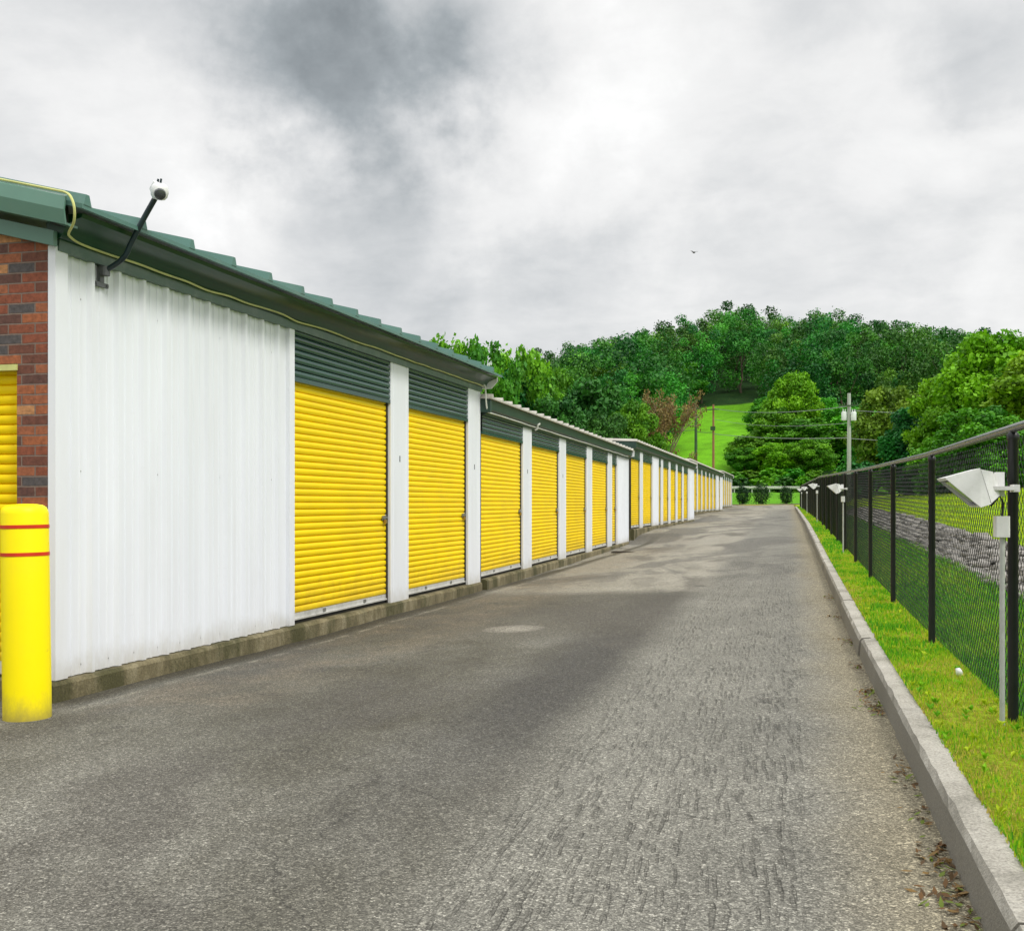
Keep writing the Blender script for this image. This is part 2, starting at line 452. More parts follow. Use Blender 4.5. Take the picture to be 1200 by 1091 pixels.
# mossy foundation concrete
m, nt, b = new_mat('mossy_concrete')
k = NT(nt)
co = k.coord()
n1 = k.noise(k.mapping(co, (1, 1, .5)), 3.5, 8, 0.7)
n2 = k.noise(k.mapping(co, (1, 1, .4), (4, 4, 4)), 1.6, 7, 0.7)
c = k.ramp(n1, [(0.3, (0.075, 0.062, 0.03)), (0.5, (0.19, 0.16, 0.085)), (0.72, (0.34, 0.30, 0.19))])
c = k.mix(k.ramp(n2, [(0.46, 0.0), (0.60, 0.8)]), c, (0.05, 0.05, 0.012))
c = k.mix(1.0, c, k.ramp(k.noise(co, 70, 4, 0.7), [(0.3, 0.65), (0.7, 1.3)]), 'MULTIPLY')
k.put(b.inputs['Base Color'], c)
b.inputs['Roughness'].default_value = 0.92
k.put(b.inputs['Normal'], k.bump(k.math('ADD', k.noise(co, 30, 6, 0.7), n1), 0.7, 0.02))
M['found'] = m

# brick
m, nt, b = new_mat('multicolour_brick')
k = NT(nt)
co = k.coord()
s3 = k.n('ShaderNodeSeparateXYZ')
k.put(s3.inputs[0], co)
cx = k.n('ShaderNodeCombineXYZ')
k.put(cx.inputs[0], k.math('ADD', s3.outputs[0], s3.outputs[1]))
k.put(cx.inputs[1], s3.outputs[2])
wn = k.n('ShaderNodeTexNoise')
k.put(wn.inputs['Vector'], co)
wn.inputs['Scale'].default_value = 9
vm = k.n('ShaderNodeVectorMath', operation='MULTIPLY_ADD')
k.put(vm.inputs[0], wn.outputs['Color'])
vm.inputs[1].default_value = (0.008, 0.008, 0)
k.put(vm.inputs[2], cx.outputs[0])
br = k.n('ShaderNodeTexBrick')
k.put(br.inputs['Vector'], vm.outputs[0])
br.inputs['Color1'].default_value = (0, 0, 0, 1)
br.inputs['Color2'].default_value = (1, 1, 1, 1)
br.inputs['Scale'].default_value = 1.0
br.inputs['Mortar Size'].default_value = 0.0055
br.inputs['Mortar Smooth'].default_value = 0.3
br.inputs['Brick Width'].default_value = 0.205
br.inputs['Row Height'].default_value = 0.066
sb = k.n('ShaderNodeSeparateColor')
k.put(sb.inputs[0], br.outputs['Color'])
bc = k.ramp(sb.outputs[0], [(0.0, (0.23, 0.068, 0.034)), (0.16, (0.33, 0.105, 0.042)), (0.30, (0.15, 0.055, 0.035)), (0.44, (0.30, 0.10, 0.045)),
                            (0.60, (0.085, 0.075, 0.075)), (0.68, (0.24, 0.07, 0.036)), (0.84, (0.11, 0.05, 0.038)), (0.95, (0.46, 0.22, 0.09))], 'CONSTANT')
bn = k.noise(co, 28, 6, 0.7)
bc = k.mix(1.0, bc, k.ramp(bn, [(0.3, 0.6), (0.7, 1.4)]), 'MULTIPLY')
bc = k.mix(br.outputs['Fac'], bc, k.mix(bn, (0.14, 0.10, 0.08), (0.27, 0.21, 0.17)))
k.put(b.inputs['Base Color'], bc)
b.inputs['Roughness'].default_value = 0.85
k.put(b.inputs['Normal'], k.bump(k.math('ADD', k.math('MULTIPLY', br.outputs['Fac'], -1.2), k.math('MULTIPLY', bn, .5)), 0.8, 0.012))
M['brick'] = m


# ------------------------------------------------------------------ mesh helpers
class MB:
    def __init__(self):
        self.v, self.f, self.m = [], [], []

    def face(self, idx, mi=0):
        self.f.append(tuple(idx))
        self.m.append(mi)

    def add(self, verts, faces, mi=0):
        o = len(self.v)
        self.v += [tuple(p) for p in verts]
        for f in faces:
            self.face([i + o for i in f], mi)

    def box(self, x0, x1, y0, y1, z0, z1, mi=0, bev=0.0):
        if bev <= 0:
            self.add([(x0, y0, z0), (x1, y0, z0), (x1, y1, z0), (x0, y1, z0),
                      (x0, y0, z1), (x1, y0, z1), (x1, y1, z1), (x0, y1, z1)],
                     [(0, 3, 2, 1), (4, 5, 6, 7), (0, 1, 5, 4), (1, 2, 6, 5), (2, 3, 7, 6), (3, 0, 4, 7)], mi)
            return
        p = [(x0 + bev, y0), (x1 - bev, y0), (x1, y0 + bev), (x1, y1 - bev), (x1 - bev, y1), (x0 + bev, y1), (x0, y1 - bev), (x0, y0 + bev)]
        n = 8
        vs = [(a, c, z0) for a, c in p] + [(a, c, z1) for a, c in p]
        fs = [tuple(range(n - 1, -1, -1)), tuple(range(n, 2 * n))] + [(i, (i + 1) % n, n + (i + 1) % n, n + i) for i in range(n)]
        self.add(vs, fs, mi)

    def prism_y(self, prof, y0, y1, mi=0, close=True, caps=True):
        """extrude an (x,z) profile along y"""
        n = len(prof)
        vs = [(x, y0, z) for x, z in prof] + [(x, y1, z) for x, z in prof]
        rng = range(n) if close else range(n - 1)
        fs = [(i, n + i, n + (i + 1) % n, (i + 1) % n) for i in rng]
        if close and caps:
            fs += [tuple(range(n)), tuple(range(2 * n - 1, n - 1, -1))]
        self.add(vs, fs, mi)

    def prism_x(self, prof, x0, x1, mi=0, close=True):
        """extrude a (y,z) profile along x"""
        n = len(prof)
        vs = [(x0, y, z) for y, z in prof] + [(x1, y, z) for y, z in prof]
        rng = range(n) if close else range(n - 1)
        fs = [(i, (i + 1) % n, n + (i + 1) % n, n + i) for i in rng]
        if close:
            fs += [tuple(range(n - 1, -1, -1)), tuple(range(n, 2 * n))]
        self.add(vs, fs, mi)

    def tube(self, pts, rad, seg=8, mi=0, cap=True):
        pts = [Vector(p) for p in pts]
        rs = rad if isinstance(rad, (list, tuple)) else [rad] * len(pts)
        o = len(self.v)
        up = Vector((0, 0, 1))
        prev = None
        for i, p in enumerate(pts):
            d = (pts[min(i + 1, len(pts) - 1)] - pts[max(i - 1, 0)])
            d = d.normalized() if d.length > 1e-9 else Vector((0, 0, 1))
            if prev is None:
                a = d.cross(up if abs(d.z) < 0.95 else Vector((1, 0, 0))).normalized()
            else:
                a = (prev - d * prev.dot(d)).normalized()
            prev = a
            bb = d.cross(a)
            for j in range(seg):
                t = 2 * math.pi * j / seg
                self.v.append(tuple(p + (a * math.cos(t) + bb * math.sin(t)) * rs[i]))
        for i in range(len(pts) - 1):
            for j in range(seg):
                j2 = (j + 1) % seg
                self.face((o + i * seg + j, o + i * seg + j2, o + (i + 1) * seg + j2, o + (i + 1) * seg + j), mi)
        if cap:
            self.face([o + j for j in range(seg - 1, -1, -1)], mi)
            self.face([o + (len(pts) - 1) * seg + j for j in range(seg)], mi)

    def curve(self, pts, rad, seg=8, mi=0, sub=5):
        P = [Vector(p) for p in pts]
        P = [P[0] * 2 - P[1]] + P + [P[-1] * 2 - P[-2]]
        out = []
        for i in range(1, len(P) - 2):
            for q in range(sub):
                t = q / sub
                a, b_, c_, d_ = P[i - 1], P[i], P[i + 1], P[i + 2]
                out.append(.5 * ((2 * b_) + (c_ - a) * t + (2 * a - 5 * b_ + 4 * c_ - d_) * t * t + (3 * b_ - a - 3 * c_ + d_) * t ** 3))
        out.append(P[-2])
        self.tube(out, rad, seg, mi)

    def lathe(self, prof, cx=0, cy=0, seg=32, mi=0):
        o = len(self.v)
        for r, z in prof:
            for j in range(seg):
                t = 2 * math.pi * j / seg
                self.v.append((cx + r * math.cos(t), cy + r * math.sin(t), z))
        for i in range(len(prof) - 1):
            for j in range(seg):
                j2 = (j + 1) % seg
                self.face((o + i * seg + j, o + i * seg + j2, o + (i + 1) * seg + j2, o + (i + 1) * seg + j), mi)
        self.face([o + j for j in range(seg - 1, -1, -1)], mi)
        self.face([o + (len(prof) - 1) * seg + j for j in range(seg)], mi)

    def mesh(self, name, mats, smooth=False):
        me = bpy.data.meshes.new(name)
        me.from_pydata(self.v, [], self.f)
        for mm in (mats if isinstance(mats, (list, tuple)) else [mats]):
            me.materials.append(mm)
        if any(self.m):
            me.polygons.foreach_set('material_index', self.m)
        if smooth:
            me.polygons.foreach_set('use_smooth', [True] * len(self.f))
            try:
                me.set_sharp_from_angle(angle=R(40))
            except Exception:
                pass
        me.update()
        return me

    def build(self, name, mats, parent=None, smooth=False):
        return link(name, self.mesh(name, mats, smooth), parent)


def link(name, data, parent=None):
    o = bpy.data.objects.new(name, data)
    COL.objects.link(o)
    if parent is not None:
        o.parent = parent
    return o


def tag(o, label=None, cat=None, group=None, kind=None):
    if label:
        o['label'] = label
    if cat:
        o['category'] = cat
    if group:
        o['group'] = group
    if kind:
        o['kind'] = kind
    return o


def thing(name, label, cat, loc=(0, 0, 0), rz=0.0, group=None):
    o = bpy.data.objects.new(name, None)
    COL.objects.link(o)
    o.empty_display_size = 0.3
    o.location = loc
    o.rotation_euler = (0, 0, rz)
    return tag(o, label, cat, group)


def np_mesh(name, V, Fq, mats, attrs=None, mat_idx=None):
    """V (n,3), Fq (m,k) -> mesh ; attrs {name: (n,) float or (n,3) colour}"""
    V = np.asarray(V, dtype=np.float32)
    Fq = np.asarray(Fq, dtype=np.int32)
    me = bpy.data.meshes.new(name)
    m_, kk = Fq.shape
    me.vertices.add(len(V))
    me.vertices.foreach_set('co', V.ravel())
    me.loops.add(m_ * kk)
    me.loops.foreach_set('vertex_index', Fq.ravel())
    me.polygons.add(m_)
    me.polygons.foreach_set('loop_start', np.arange(0, m_ * kk, kk, dtype=np.int32))
    for mm in (mats if isinstance(mats, (list, tuple)) else [mats]):
        me.materials.append(mm)
    if mat_idx is not None:
        me.polygons.foreach_set('material_index', np.asarray(mat_idx, dtype=np.int32))
    for an, av in (attrs or {}).items():
        av = np.asarray(av, dtype=np.float32)
        if av.ndim == 1:
            a = me.attributes.new(an, 'FLOAT', 'POINT')
            a.data.foreach_set('value', av)
        else:
            a = me.attributes.new(an, 'FLOAT_COLOR', 'POINT')
            a.data.foreach_set('color', np.concatenate([av, np.ones((len(av), 1), np.float32)], 1).ravel())
    me.update(calc_edges=True)
    me.validate()
    return me


# ------------------------------------------------------------------ terrain
ZF_Y = np.array([-60, 0, 5.85, 9, 12, 15, 20, 36, 65, 110, 200])
ZF_Z = np.array([.17, .17, .19, .20, .24, .28, .37, .66, .91, 1.17, 1.2])
GL_Y = np.array([-60, 6, 10, 20, 29, 32, 34, 38, 53, 56, 62, 80, 84, 98, 110])
GL_Z = np.array([-.02, -.02, -.045, -.03, .03, .06, .27, .37, .39, .6, .67, .71, .87, .96, 1.12])


def kerb_x(y):
    return 0.5523 - 0.0235 * y


def zf(y):
    return np.interp(y, ZF_Y, ZF_Z)


def road_right(y):
    return zf(y) - 0.16 + np.clip((np.asarray(y) - 70) / 36, 0, 1) * 0.14


def road_z(x, y):
    x = np.asarray(x, float)
    y = np.asarray(y, float)
    uu = x - kerb_x(y)
    t = np.clip((uu + 5.3) / 5.3, 0, 1)
    t = t * t * (3 - 2 * t) * 0.5 + t * 0.5
    return np.interp(y, GL_Y, GL_Z) * (1 - t) + road_right(y) * t + 0.010 * np.sin(x * 1.7 + y * .6) * np.sin(y * .9)


SKY_PX = np.array([-900, -200, 200, 490, 560, 630, 700, 760, 800, 850, 905, 960, 1000, 1080, 1130, 1200, 1400, 1900, 2600])
SKY_Y = np.array([530, 510, 490, 472, 447, 416, 396, 385, 374, 362, 357, 365, 371, 380, 387, 400, 440, 500, 530])


def smooth01(a):
    a = np.clip(a, 0, 1)
    return a * a * (3 - 2 * a)


def hill_z(x, y):
    v = x * FX + y * FY
    c = x * RX + y * RY
    vv = np.maximum(v, 60.0)
    px = 600 + F_PX * c / vv
    ridge = CAM_Z + (HOR_Y - np.interp(px, SKY_PX, SKY_Y)) * 280 / F_PX - 13.0
    z = 1.17 + smooth01((v - 116) / 9) * 1.3
    z = z + np.clip((v - 132) / 148, 0, 1) * (ridge - 2.5)
    z = z - np.clip((v - 300) / 260, 0, 1) * 40
    return np.where(v > 108, z, -50)


PU = np.array([-400, .1, .5, 1.2, 1.9, 2.1, 2.85, 3.1, 12, 22, 40, 400])
PZ = np.array([0, 0, 0, -.03, -.03, .0, .2, .22, 1.25, 2.2, 2.4, 2.4])


def ground_z(x, y):
    x = np.asarray(x, float)
    y = np.asarray(y, float)
    uu = x - kerb_x(y)
    z = zf(y) + np.interp(uu, PU, PZ)
    left = np.interp(y, GL_Y, GL_Z)
    z = np.where(uu < -5.5, left, z)
    z = np.maximum(z, hill_z(x, y))
    z = z + 0.03 * np.sin(x * 1.3 + y * .7) * np.sin(y * .5 - x * .4) * np.clip((uu - 3) / 3, 0, 1)
    low = (uu < 0.12) & (uu > -22) & (y < 105.6)
    z = np.where(low, np.minimum(z, left) - 0.35, z)
    return z


U_COLS = np.concatenate([[-420, -300, -220, -160, -120, -90, -70, -50, -38, -30, -22.3, -21.5, -16, -11, -8, -6, -4, -2, -.6, 0.06, 0.13,
                          .3, .5, .62, .8, 1.0, 1.2, 1.5, 1.8, 1.92, 2.1, 2.3, 2.6, 2.85, 2.95, 3.1, 3.5],
                         np.arange(4, 14, .8), np.arange(14, 40, 2.5), np.arange(40, 100, 6), [110, 130, 160, 200, 260, 340, 440]])
Y_ROWS = np.concatenate([[-60, -40, -25, -15], np.arange(-10, 30, .75), np.arange(30, 104, 2), [104.6, 105.5, 105.7, 106.3, 107.5],
                         np.arange(109, 215, 2.2), np.arange(216, 330, 6), np.arange(335, 620, 25)])
UU, YY = np.meshgrid(U_COLS, Y_ROWS)
XX = kerb_x(np.minimum(YY, 120)) + UU
ZZ = ground_z(XX, YY)
vZ = XX * FX + YY * FY
vC = XX * RX + YY * RY
vPX = 600 + F_PX * vC / np.maximum(vZ, 30)
tint = np.zeros(UU.shape + (3,))
tint[:] = (0.060, 0.17, 0.012)                                    # general grass
tint[(UU < .62)] = (0.24, 0.34, 0.014)                            # strip along the kerb
tint[(UU >= .6) & (UU < 1.9) & (YY < 108)] = (0.03, 0.13, 0.010)  # long dark grass below the stones
tint[(UU >= 1.9) & (UU <= 2.9) & (YY < 60)] = (0.12, 0.11, 0.09)
tint[(UU > 2.9) & (YY < 108)] = (0.22, 0.36, 0.012)               # lawn beyond
tint[(YY >= 105.4) & (YY < 112)] = (0.26, 0.24, 0.022)
tint[(YY >= 112)] = (0.09, 0.26, 0.012)
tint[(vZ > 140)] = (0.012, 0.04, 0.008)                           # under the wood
mead = (vPX > 765) & (vPX < 915) & (vZ > 138) & (vZ < 204)
tint[mead] = (0.12, 0.34, 0.008)
nr, nc = UU.shape
idx = np.arange(nr * nc).reshape(nr, nc)
FQ = np.stack([idx[:-1, :-1], idx[:-1, 1:], idx[1:, 1:], idx[1:, :-1]], -1).reshape(-1, 4)
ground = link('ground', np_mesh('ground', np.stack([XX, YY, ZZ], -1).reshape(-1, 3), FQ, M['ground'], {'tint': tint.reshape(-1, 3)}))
ground.data.polygons.foreach_set('use_smooth', [True] * len(ground.data.polygons))
tag(ground, kind='structure')

# road sheet
tx = np.concatenate([[-9.0, -6.0, -3.5, -2.0, -1.2], np.linspace(-.8, 1, 22)])       # 0 = facade side, 1 = kerb face
yr = np.concatenate([[-40, -25, -12], np.arange(-6, 40, .6), np.arange(40, 105.9, 1.5), [106.0]])
TT, YR = np.meshgrid(tx, yr)
XR = kerb_x(YR) - 5.3 + TT * 5.3 + np.where(TT >= .999, 0.03, 0)
ZR = road_z(XR, YR)
nr, nc = TT.shape
idx = np.arange(nr * nc).reshape(nr, nc)
FQ = np.stack([idx[:-1, :-1], idx[:-1, 1:], idx[1:, 1:], idx[1:, :-1]], -1).reshape(-1, 4)
road = link('road', np_mesh('road', np.stack([XR, YR, ZR], -1).reshape(-1, 3), FQ, M['asphalt']))
road.data.polygons.foreach_set('use_smooth', [True] * len(road.data.polygons))
tag(road, kind='structure')

# kerb: cast lengths with open joints
mb = MB()
y0 = -3.0
while y0 < 84:
    y1 = y0 + 3.05
    ys = np.linspace(y0 + .008, y1 - .008, 25)
    o = len(mb.v)
    kx, kz = float(RNG.normal(0, .004)), float(RNG.normal(0, .003))
    for yy in ys:
        bx, bz = float(kerb_x(yy)) + kx, float(zf(yy)) - 0.165 + kz
        j = lambda s: float(RNG.normal(0, s))
        for (du, dz) in ((0.0, -.12), (0.0, .0), (.012, .125 + j(.002)), (.03 + j(.003), .150 + j(.002)), (.09, .156 + j(.003)), (.143 + j(.007), .152 + j(.005)), (.155, .12), (.155, -.12)):
            mb.v.append((bx + du, yy, bz + dz))
    for i in range(len(ys) - 1):
        for q in range(7):
            mb.face((o + i * 8 + q, o + (i + 1) * 8 + q, o + (i + 1) * 8 + q + 1, o + i * 8 + q + 1))
    mb.face([o + q for q in range(8)])
    mb.face([o + (len(ys) - 1) * 8 + q for q in range(7, -1, -1)])
    y0 = y1
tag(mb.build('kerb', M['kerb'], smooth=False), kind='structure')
mb = MB()
for i in range(12):
    xa = -9.5 + i * .9
    mb.box(xa, xa + .89, 106.02, 106.2, 0.9, float(road_z(xa, 106)) + .11, 0)
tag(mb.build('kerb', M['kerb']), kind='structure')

# ------------------------------------------------------------------ storage buildings
MESH_CACHE = {}


def corrugated(mb, s0, s1, z0, z1, x, pitch, amp, mi=0, axis='y'):
    """roll-up curtain: rounded ribs stacked in z, extruded along the opening"""
    n = max(1, round((z1 - z0) / pitch))
    pr = []
    prof = [(0.0, -1.25), (0.04, -1.0), (0.10, .35), (0.27, .8), (0.50, 1.0), (0.73, .85), (0.90, .4), (0.96, -1.0)]
    for i in range(n):
        for t, a in prof:
            pr.append((x + amp * a, z0 + (i + t) * (z1 - z0) / n))
    pr.append((x - amp, z1))
    if axis == 'y':
        mb.prism_y(pr, s0, s1, mi, close=False)
    else:
        k0 = len(mb.v)
        mb.prism_y(pr, s0, s1, mi, close=False)
        for i in range(k0, len(mb.v)):
            a, b_, c_ = mb.v[i]
            mb.v[i] = (b_, -a, c_)


def curtain_mesh(w, hd):
    key = ('c', round(w, 3), round(hd, 3))
    if key not in MESH_CACHE:
        mb = MB()
        corrugated(mb, 0.022, w - .03, .095, hd + .04, -.022, .066, .0125)
        MESH_CACHE[key] = mb.mesh('door', M['yellow'], smooth=True)
    return MESH_CACHE[key]


def bar_mesh(w):
    key = ('b', round(w, 3))
    if key not in MESH_CACHE:
        mb = MB()
        mb.box(-.045, -.010, .02, w - .03, .028, .096, 0)
        mb.box(-.010, .006, .02, w - .03, .034, .05, 0)
        mb.box(-.04, -.015, .02, w - .03, .002, .027, 1)
        for q in (.3, .72):
            mb.box(-.010, .002, w * q, w * q + .05, .056, .09, 2)
        MESH_CACHE[key] = mb.mesh('bottom_bar', [M['bar'], M['black'], M['steel']])
    return MESH_CACHE[key]


def track_mesh(w, hd):
    key = ('t', round(w, 3), round(hd, 3))
    if key not in MESH_CACHE:
        mb = MB()
        mb.box(-.14, -.045, -.0, .06, 0.0, hd + .05)
        mb.box(-.14, -.045, w - .07, w, 0.0, hd + .05)
        mb.box(-.045, .004, .001, .02, 0.0, hd + .05)
        mb.box(-.045, .004, w - .028, w - .001, 0.0, hd + .05)
        mb.box(-.145, -.125, .06, w - .07, 0.0, hd + .05)
        MESH_CACHE[key] = mb.mesh('track', M['dark_gap'])
    return MESH_CACHE[key]


def latch_mesh():
    if 'latch' not in MESH_CACHE:
        mb = MB()
        mb.box(-.012, .002, -.06, .055, -.022, .03, 0, .004)
        mb.box(.002, .016, -.075, .07, .002, .018, 0)
        mb.tube([(.010, -.02, -.01), (.014, -.02, .028), (.016, 0, .04), (.014, .02, .028), (.010, .02, -.01)], .005, 6, 0)
        mb.box(.002, .028, -.026, .026, -.058, -.012, 1, .005)
        MESH_CACHE['latch'] = mb.mesh('latch', [M['steel'], M['brass']])
    return MESH_CACHE['latch']


def header_mesh(w, hd, H):
    key = ('h', round(w, 3), round(hd, 3), round(H, 3))
    if key not in MESH_CACHE:
        mb = MB()
        corrugated(mb, -.012, w + .012, hd + .035, H - .005, .018, .067, .013)
        mb.box(-.005, .036, -.012, w + .012, hd - .008, hd + .034)
        MESH_CACHE[key] = mb.mesh('header_panel', M['green_header'], smooth=True)
    return MESH_CACHE[key]


def post_mesh(w, H):
    key = ('p', round(w, 3), round(H, 3))
    if key not in MESH_CACHE:
        mb = MB()
        prof = [(-.14, 0), (.036, 0), (.042, .008), (.042, .07), (.036, .078), (.036, .085), (.042, .093),
                (.042, w - .093), (.036, w - .085), (.036, w - .078), (.042, w - .07), (.042, w - .008), (.036, w), (-.14, w)]
        n = len(prof)
        vs = [(a, b_, -.02) for a, b_ in prof] + [(a, b_, H) for a, b_ in prof]
        fs = [(i, (i + 1) % n, n + (i + 1) % n, n + i) for i in range(n)] + [tuple(range(n - 1, -1, -1)), tuple(range(n, 2 * n))]
        mb.add(vs, fs)
        MESH_CACHE[key] = mb.mesh('post', M['white'])
    return MESH_CACHE[key]


def panel_mesh(w, H, zb=0.0):
    """ribbed wall sheet with flat corner trims and screw heads"""
    mb = MB()
    pts = [(-.006, .004), (-.006, -.004), (.05, -.004), (.05, .12)]
    y = .14
    pitch = .30
    while y + pitch < w - .10:
        for dy, x in ((0, .010), (.055, .010), (.060, .018), (.083, .018), (.088, .010), (.145, .010), (.150, .018), (.173, .018), (.178, .010), (.222, .010), (.240, .044), (.270, .044), (.288, .010)):
            pts.append((x, y + dy))
        y += pitch
    pts += [(.010, w - .11), (.048, w - .105), (.048, w), (-.12, w)]
    n = len(pts)
    vs = [(a, b_, zb) for a, b_ in pts] + [(a, b_, H) for a, b_ in pts]
    fs = [(i, i + 1, n + i + 1, n + i) for i in range(n - 1)]
    mb.add(vs, fs)
    for zz in (zb + .06, zb + 1.35, H - .3):
        yy = .14 + .15
        while yy < w - .15:
            mb.box(.008, .018, yy, yy + .010, zz, zz + .010, 1)
            yy += .30 if zz < zb + 1 else .9
    return mb.mesh('wall_panel', [M['white'], M['steel']])


def roof_build(parent, L, H, slope, depth, over0, over1, xe, ze, ribh, mat, pitch=.61):
    mb = MB()
    xr = -depth / 2
    zr = ze + slope * (xe - xr)
    xb = -depth - .3
    t = .028
    prof = [(xe, ze), (xr, zr), (xb, zr - slope * (xr - xb)), (xb, zr - slope * (xr - xb) - t), (xr, zr - t), (xe, ze - t)]
    mb.prism_y(prof, -over0, L + over1)
    y = -over0 + .012
    while y < L + over1 - .1:
        for (xa, za, xc, zc) in ((xe + .004, ze, xr, zr), (xr, zr, xb, zr - slope * (xr - xb))):
            o = len(mb.v)
            for xx, z_ in ((xa, za), (xc, zc)):
                mb.v += [(xx, y, z_ - .002), (xx, y + .022, z_ + ribh), (xx, y + .055, z_ + ribh), (xx, y + .078, z_ - .002)]
            mb.add([], [])
            for a, b_ in ((0, 1), (1, 2), (2, 3)):
                mb.face((o + a, o + b_, o + 4 + b_, o + 4 + a))
            mb.face((o, o + 3, o + 2, o + 1))
            mb.face((o + 4, o + 5, o + 6, o + 7))
        y += pitch
    return mb.build('roof', mat, parent)


def storage(label, P0, P1, z0, H, hd, layout, first):
    L = math.dist(P0, P1)
    rz = -math.atan2(P1[0] - P0[0], P1[1] - P0[1])
    root = thing('storage_building', label, 'storage building', (P0[0], P0[1], z0), rz, 'drive up storage buildings along the lane')
    D = 9.0
    # foundation strip
    mb = MB()
    ys = np.arange(-.06 if first else 0, L + .01, .35)
    o = len(mb.v)
    for yy in ys:
        jx, jz = float(RNG.normal(0, .006)), float(RNG.normal(0, .004))
        mb.v += [(.085 + jx, yy, -.55), (.085 + jx, yy, -.03 + jz), (.065 + jx * .5, yy, -.006), (-.5, yy, -.003)]
    for i in range(len(ys) - 1):
        for q in range(3):
            mb.face((o + i * 4 + q, o + (i + 1) * 4 + q, o + (i + 1) * 4 + q + 1, o + i * 4 + q + 1))
    mb.face((o, o + 1, o + 2, o + 3))
    e = o + (len(ys) - 1) * 4
    mb.face((e + 3, e + 2, e + 1, e))
    if first:
        mb.box(-9, -.5, -.06, .3, -.55, -.004)
    mb.build('foundation', M['found'], root)
    # body
    mb = MB()
    mb.box(-D, -.16, .14 if first else .0, L, -.3, H + (.0))
    mb.build('wall', M['white'], root)
    tot = sum(w for _, w in layout)
    sc = L / tot
    s = 0.0
    pcount = 0
    for kind, w in layout:
        w = round(w * sc, 3)
        if kind == 'd':
            d = link('door', curtain_mesh(w, hd), root)
            d.location = (0, s, 0)
            link('bottom_bar', bar_mesh(w), d)
            link('track', track_mesh(w, hd), d)
            la = link('latch', latch_mesh(), d)
            la.location = (0, w - .10, .97)
            hp = link('header_panel', header_mesh(w, hd, H), root)
            hp.location = (0, s, 0)
        elif kind == 'p':
            p = link('post', post_mesh(w, H), root)
            p.location = (0, s, 0)
            pcount += 1
            if z0 < .2 and pcount <= 2:
                mb = MB()
                mb.box(.041, .046, w * .46, w * .46 + .022, 1.63, 1.70, 0)
                mb.build('number_plate', M['bracket'], p)
        else:
            p = link('wall_panel', panel_mesh(w, H), root)
            p.location = (0, s, 0)
        s += w
    # eaves
    if first:
        mb = MB()
        mb.prism_y([(-.02, H - .03), (.058, H - .03), (.064, H + .041), (-.02, H + .041)], .02, L + .02)
        mb.build('eave_trim', M['eave_grey'], root)
        mb = MB()
        mb.prism_y([(-.02, H + .043), (.064, H + .043), (.082, H + .048), (.100, H + .066), (.112, H + .10), (.140, H + .13), (.200, H + .155),
                    (.240, H + .165), (.252, H + .192), (-.02, H + .192)], .0, L + .12)
        mb.build('fascia', M['green_fascia'], root, smooth=True)
        roof_build(root, L, H, .25, D, .12, .14, .335, H + .216, .066, M['green_roof'])
        # white end cap of the eave at the far end
        mb = MB()
        mb.prism_y([(-.3, H + .02), (.17, H + .03), (.262, H + .13), (.262, H + .195), (-.3, H + .195)], L + .122, L + .15)
        mb.build('eave_end_cap', M['white_trim'], root)
        # gable rake boxes along the end wall
        sl = .25
        def rake(nm, mat, xa, xb, za, zb, ya, yb, hollow=False):
            mb = MB()
            dz = sl * (xa - xb)
            mb.add([(xa, ya, za), (xa, yb, za), (xa, yb, zb), (xa, ya, zb), (xb, ya, za + dz), (xb, yb, za + dz), (xb, yb, zb + dz), (xb, ya, zb + dz)],
                   [(0, 4, 5, 1), (3, 2, 6, 7), (0, 3, 7, 4), (1, 5, 6, 2)] + ([] if hollow else [(0, 1, 2, 3), (4, 7, 6, 5)]))
            return mb.build(nm, mat, root)
        # upper box: two-plane front like folded sheet
        mb = MB()
        xa, xb = .235, -4.4
        dz = sl * (xa - xb)
        fr = [(-.125, H + .275), (-.150, H + .262), (-.168, H + .175), (-.150, H + .085), (-.03, H + .085), (-.03, H + .10), (-.138, H + .10), (-.154, H + .178), (-.140, H + .25), (-.125, H + .262)]
        n = len(fr)
        vs = [(xa, a, b_) for a, b_ in fr] + [(xb, a, b_ + dz) for a, b_ in fr]
        mb.add(vs, [(i, (i + 1) % n, n + (i + 1) % n, n + i) for i in range(n)] + [tuple(range(n - 1, -1, -1))])
        mb.build('rake_box', M['green_rake'], root)
        rake('rake_trim', M['green_rake'], .07, -4.4, H - .015, H + .082, -.05, -.012)
        mb = MB()
        mb.prism_x([(-.12, H + .11), (-.02, H + .11), (-.02, H + .24), (-.12, H + .24)], .10, .16)
        mb.build('rake_hollow_shade', M['black'], root)  # black block added as painted shade inside the hollow box end
        # brick end wall with a roll-up door
        mb = MB()
        xo0, xo1, ho = -.245, -2.75, 2.05
        def wallbit(x0, x1, z_0, zt0, zt1):
            mb.add([(x0, 0, z_0), (x1, 0, z_0), (x1, 0, zt1), (x0, 0, zt0), (x0, .12, z_0), (x1, .12, z_0), (x1, .12, zt1), (x0, .12, zt0)],
                   [(3, 2, 1, 0), (4, 5, 6, 7), (0, 1, 5, 4), (3, 7, 6, 2), (0, 4, 7, 3), (1, 2, 6, 5)])
        top = lambda x: H - .0 + sl * (.07 - x)
        wallbit(-.012, xo0, -.0, top(0), top(xo0))
        wallbit(xo0, xo1, ho, top(xo0), top(xo1))
        wallbit(xo1, -4.5, -.0, top(xo1), top(-4.5))
        wallbit(-4.5, -9.0, -.0, top(-4.5), top(0))
        mb.build('brick_wall', M['brick'], root)
        mb = MB()
        corrugated(mb, xo1, xo0 - .0, .10, ho - .0, -.07, .066, .0115, axis='x')
        dd = mb.build('door', M['yellow'], root, smooth=True)
        mb = MB()
